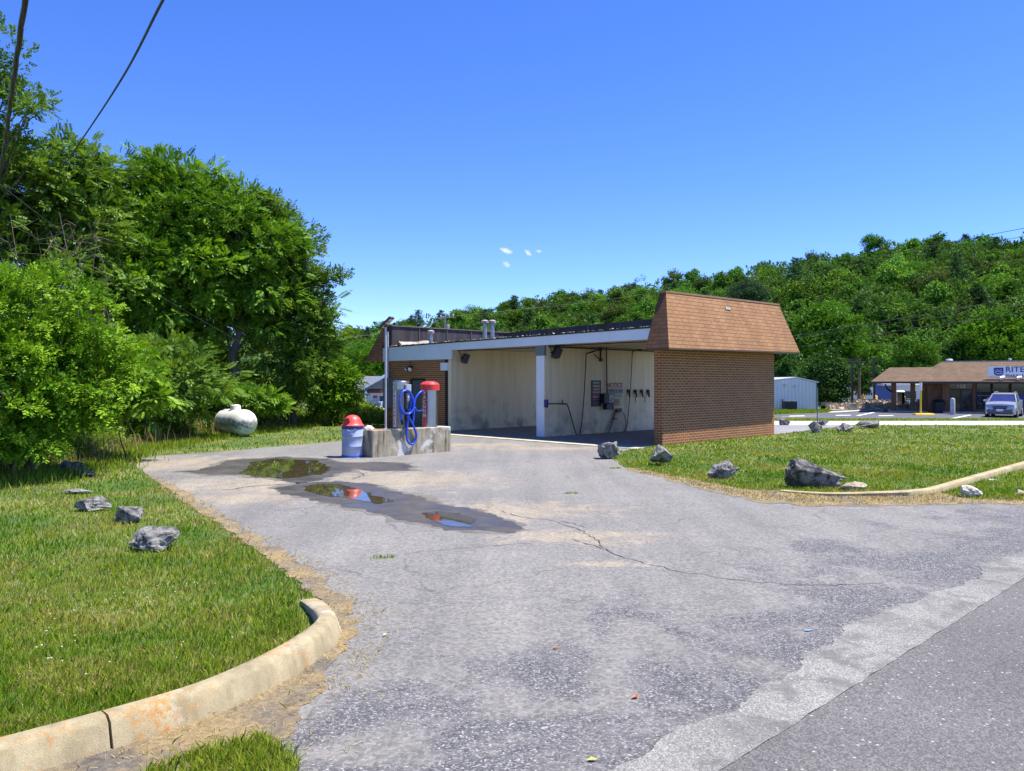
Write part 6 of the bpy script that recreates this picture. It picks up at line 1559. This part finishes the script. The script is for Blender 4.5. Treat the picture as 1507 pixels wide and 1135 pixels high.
g_ = MB(); A_ = (sx_(537), szz(572)); B_ = (sx_(580), szz(548)); C_ = (sx_(623), szz(572))
g_.add([(A_[0], -1.6, A_[1]), (C_[0], -1.6, C_[1]), (B_[0], -1.6, B_[1]), (A_[0], 3, A_[1]), (C_[0], 3, C_[1]), (B_[0], 3, B_[1])], [(0, 1, 2), (5, 4, 3), (0, 3, 4, 1), (1, 4, 5, 2), (2, 5, 3, 0)])
gb = g_.build('gable', MATS['slate_purple'], WS)
rk = MB()
for p, q in ((A_, B_), (C_, B_)):
    d = Vector((q[0] - p[0], 0, q[1] - p[1])); rk.obox(((p[0] + q[0]) / 2, -1.68, (p[1] + q[1]) / 2 + .05), (d, (0, 1, 0), Vector((0, 1, 0)).cross(d)), (d.length / 2 + .1, .07, .17))
rk.build('rake_board', pbr('bright_white', (.8, .8, .82), .5), gb)
MB().box(sx_(540.3), sx_(543), -1.6, -1.35, 0, szz(576)).build('porch_post', MATS['bright_white'], WS)
MB().box(sx_(539), sx_(544), -1.7, -1.2, szz(576), szz(571.5)).build('post_cap', pbr('cap_blue', (.03, .06, .35), .5), WS)
sg_ = MB().box(sx_(521), sx_(533), -.42, -.355, szz(575.6), szz(571.6)).build('sign_board', pbr('sign_brown_wood', (.16, .06, .04), .5), WS)
MB().box(sx_(522.5), sx_(531.8), -.44, -.421, szz(575), szz(574.5)).box(sx_(522.5), sx_(531.8), -.44, -.421, szz(572.6), szz(572.1)).box(sx_(524), sx_(530), -.44, -.421, szz(574.1), szz(573.1)).build('sign_gilding', pbr('gilding', (.45, .24, .06), .5), sg_)
w_ = MB().box(sx_(525), sx_(535), -.06, -.005, szz(593), szz(581.5)).build('window', pbr('shop_pane', (.10, .10, .10), .15), WS)
MB().box(sx_(524.4), sx_(535.6), -.1, -.061, szz(582.3), szz(581)).box(sx_(524.4), sx_(525.2), -.1, -.061, szz(593), szz(582.4)).box(sx_(534.8), sx_(535.6), -.1, -.061, szz(593), szz(582.4)).build('frame', M_dark, w_)
d_ = MB().box(sx_(549.5), sx_(556), -.06, -.005, szz(602), szz(583)).build('door', pbr('door_greywhite', (.45, .48, .55), .5), WS)
MB().box(sx_(549.3), sx_(555), -.10, -.061, szz(586), szz(582)).build('red_notice', pbr('notice_red', (.5, .05, .05), .5), d_)
MB().box(sx_(559), sx_(566), -.12, -.005, szz(592), szz(583)).build('dark_panel', pbr('panel_navy', (.03, .035, .09), .4), WS)
MB().box(sx_(560), sx_(568), -.42, -.355, szz(578), szz(573.5)).build('red_sign', pbr('sign_red2', (.5, .07, .04), .5), WS)
mbx = thing('sign_post', 'slim white post carrying a short white board before the white shop', 'post', ((561.5 - CX) / FPX * 70, 70, gz(70)))
MB().box(-.05, .05, -.05, .05, 0, CAMH + (HY - 592) * 70 / FPX - gz(70)).build('post', MATS['bright_white'], mbx)
MB().box(-.26, .2, -.07, .07, CAMH + (HY - 592) * 70 / FPX - gz(70), CAMH + (HY - 591) * 70 / FPX - gz(70)).build('board', MATS['bright_white'], mbx)
sheet('shop_forecourt', [at(530, 62), at(700, 62), at(700, 95), at(520, 95)], .02, M_slab)

# ================================================================== POLES AND WIRES
up = thing('utility_pole', 'grey utility pole with insulators and cross-arm rising behind the car wash roof', 'utility pole', (*at(655, 90), gz(90)))
zt_ = CAMH + (HY - 463) * 90 / FPX - gz(90)
pg_ = pbr('pole_grey', (.24, .235, .22), .8, 0, .2, 3)
MB().tube([(0, 0, 0), (0, 0, zt_)], [.15, .11], 10).build('pole', pg_, up)
MB().obox((0, -.15, zt_ - .35), ((1, .25, .12), (-.25, 1, 0), (0, 0, 1)), (1.0, .06, .07)).build('crossarm', pg_, up)
for x in (-.9, -.45, .45, .9): MB().lathe([(.05, 0), (.07, .08), (.05, .14), (.08, .2), (.01, .24)], 8, (x, -.15 + x * .25, zt_ - .28 + x * .12)).build('insulator', MATS['vent_pale'], up)
MB().lathe([(.22, -1.9), (.24, -1.85), (.24, -1.2), (.2, -1.1)], 12, (.3, -.25, zt_)).build('transformer', pg_, up, smooth=40)
u2 = thing('utility_pole', 'brown utility pole with two cross-arms standing before the trees, between the light poles', 'utility pole', (*at(1264.5, 80), gz(80)))
zt_ = CAMH + (HY - 527) * 80 / FPX - gz(80); pb_ = pbr('pole_brown', (.10, .07, .05), .85, 0, .2, 3)
MB().tube([(0, 0, 0), (0, 0, zt_)], [.16, .12], 10).build('pole', pb_, u2)
for dz in (.35, .75): MB().box(-.6, .6, -.2, -.1, zt_ - dz - .06, zt_ - dz + .06).build('crossarm', pb_, u2)
def wire(name, label, pts, r, mat, twist=False, group=None):
    P_ = smooth_path(pts, 10); mb = MB()
    if twist:
        L, rs = [], []
        Q_ = []
        for a, b in zip(P_, P_[1:]):
            n = max(1, int((b - a).length / .05)); Q_ += [a.lerp(b, j / n) for j in range(n)]
        for ph_ in (0, 2.1, 4.2):
            mb.tube([q + Vector((math.cos(i * .16 + ph_) * r * .8, math.sin(i * .16 + ph_) * r * .8, math.sin(i * .16 + ph_) * r * .3)) for i, q in enumerate(Q_)], r * .75, 6)
    else: mb.tube(P_, r, 6)
    o = mb.build(name, mat, smooth=60); tag(o, label, 'cable', group)
def W(*pp): return [at(px, Y, py) for px, Y, py in pp]
M_wire = pbr('cable_black', (.018, .016, .02), .6); M_wireg = pbr('wire_grey', (.09, .09, .085), .5)
wire('overhead_cable', 'thick twisted black cable crossing the sky at the left edge', W((52, 4.6, -90), (37, 5.4, 0), (20, 7.0, 118), (0, 10.5, 252), (-25, 15, 345)), .014, M_wire, True)
wire('overhead_cable', 'thin straight black cable running down to the treetops on the left', W((292, 6.2, -90), (240, 7.5, 0), (178, 11, 118), (112, 17, 218), (60, 24, 292)), .0145, M_wire)
wire('overhead_cable', 'faint drop cable slanting down in front of the leafy trees', W((-40, 15, 240), (60, 17, 318), (150, 19, 382), (270, 23, 456), (400, 29.5, 530)), .004, M_wireg)
wl_ = 'power lines before the hillside'
wire('power_line', 'highest of the power lines on the right, running up over the hillside trees', W((1000, 150, 440), (1120, 135, 413), (1300, 115, 376), (1507, 95, 336), (1700, 85, 300)), .035, M_wireg, group=wl_)
wire('power_line', 'second power line just below the highest one', W((1000, 150, 446), (1120, 135, 420), (1300, 115, 385), (1507, 95, 348), (1700, 85, 316)), .03, M_wireg, group=wl_)
wire('power_line', 'power line passing from the mansard end up to the right over the bright trees', W((1140, 88, 497), (1172, 86, 493.5), (1340, 74, 466), (1507, 64, 437), (1700, 56, 405)), .026, M_wireg, group=wl_)
wire('power_line', 'thin power line close under the one from the mansard end', W((1140, 88, 501), (1200, 84, 494), (1360, 72, 470), (1507, 64, 449), (1700, 56, 420)), .018, M_wireg, group=wl_)
wire('power_line', 'lowest power line on the right, sagging toward the pharmacy roof', W((1180, 88, 510), (1220, 84, 503), (1360, 72, 481), (1507, 62, 461), (1700, 54, 436)), .026, M_wireg, group=wl_)
wire('power_line', 'line running right from the grey utility pole above the car wash roof', W((655, 90, 467), (760, 98, 456), (880, 108, 443), (980, 118, 428)), .022, M_wireg, group=wl_)
wire('power_line', 'line running left from the grey utility pole behind the shingled roof end', W((655, 90, 468), (600, 84, 486), (563, 80, 491), (480, 72, 500)), .02, M_wireg, group=wl_)
# ================================================================== SKY, SUN, CLOUDS
SUN_EL, SUN_AZ = 67.0, 83.5                      # azimuth clockwise from +Y
wd = bpy.data.worlds.new('World'); sc.world = wd; wd.use_nodes = True; nt = wd.node_tree; nt.nodes.clear()
sky = nd(nt, 'ShaderNodeTexSky', sky_type='NISHITA'); sky.sun_disc = False
sky.sun_elevation = R(SUN_EL); sky.sun_rotation = R(SUN_AZ); sky.altitude = 2600; sky.air_density = 1.0; sky.dust_density = 0.0; sky.ozone_density = 3.0
hs = nd(nt, 'ShaderNodeHueSaturation', {'Hue': .505, 'Saturation': 1.16, 'Value': 1.0, 'Color': mixc(nt, 1.0, sky.outputs[0], (.90, .915, 1.16), 'MULTIPLY')})
bgd = nd(nt, 'ShaderNodeBackground', {0: hs.outputs[0], 1: .135}); wo = nd(nt, 'ShaderNodeOutputWorld', {0: bgd.outputs[0]})
ld_ = bpy.data.lights.new('sun', 'SUN'); ld_.energy = 5.0; ld_.angle = R(.5); ld_.color = (1.0, .95, .86)
so = bpy.data.objects.new('sun', ld_); COL.objects.link(so)
d = Vector((math.sin(R(SUN_AZ)) * math.cos(R(SUN_EL)), math.cos(R(SUN_AZ)) * math.cos(R(SUN_EL)), math.sin(R(SUN_EL))))
so.rotation_euler = d.to_track_quat('Z', 'Y').to_euler()

def cloud_mat():
    m, nt, out = new_mat('cloud_vapour'); tc = nt.nodes.new('ShaderNodeTexCoord')
    l = nd(nt, 'ShaderNodeVectorMath', {0: tc.outputs['Object']}, operation='LENGTH').outputs['Value']
    f = noise_f(nt, tc.outputs['Object'], 2.1, 7, .65)
    dn = mth(nt, 'SUBTRACT', mth(nt, 'MULTIPLY', mth(nt, 'SUBTRACT', 1.0, l), 1.6), mth(nt, 'MULTIPLY', f, 1.75), 0, True)
    v = nd(nt, 'ShaderNodeVolumePrincipled', {'Color': (1, 1, 1, 1), 'Density': mth(nt, 'MULTIPLY', dn, .24), 'Anisotropy': .2})
    nt.links.new(v.outputs[0], out.inputs['Volume']); return m
M_cloud = cloud_mat()
for px, py, w, h, rot, l in ((745, 369.5, 24, 9, -14, 'largest small white puff of cloud above the hill, upper left of the group'), (745, 389.5, 16, 10, -22, 'round small white puff below the largest one'), (777, 372.5, 16, 8, -35, 'faint slanted wisp of cloud right of the largest puff'), (793, 370, 11, 6, 10, 'tiny faintest wisp at the right end of the cloud group')):
    Y = 1400; bmv = bmesh.new(); bmesh.ops.create_icosphere(bmv, subdivisions=3, radius=1); me = bpy.data.meshes.new('cloud'); bmv.to_mesh(me); bmv.free(); me.materials.append(M_cloud)
    o = bpy.data.objects.new('cloud', me); COL.objects.link(o); o.location = at(px, Y, py); o.scale = (w * Y / FPX, w * .8 * Y / FPX, h * Y / FPX); o.rotation_euler = (0, R(-rot), 0); tag(o, l, 'cloud', kind='thing')

# ================================================================== CAMERA AND VIEW
cd = bpy.data.cameras.new('camera'); cd.sensor_width = 36; cd.lens = FPX / 1507 * 36; cd.clip_end = 5000; cd.clip_start = .05
cd.shift_y = -(567.5 - HY) / 1507
cam = bpy.data.objects.new('camera', cd); COL.objects.link(cam); cam.location = (0, 0, CAMH); cam.rotation_euler = (R(90), 0, 0); sc.camera = cam
sc.view_settings.view_transform = 'Standard'; sc.view_settings.look = 'None'; sc.view_settings.gamma = 1; sc.view_settings.exposure = .88
sc.cycles.max_bounces = 8; sc.cycles.diffuse_bounces = 4; sc.cycles.volume_bounces = 4; sc.cycles.transparent_max_bounces = 8
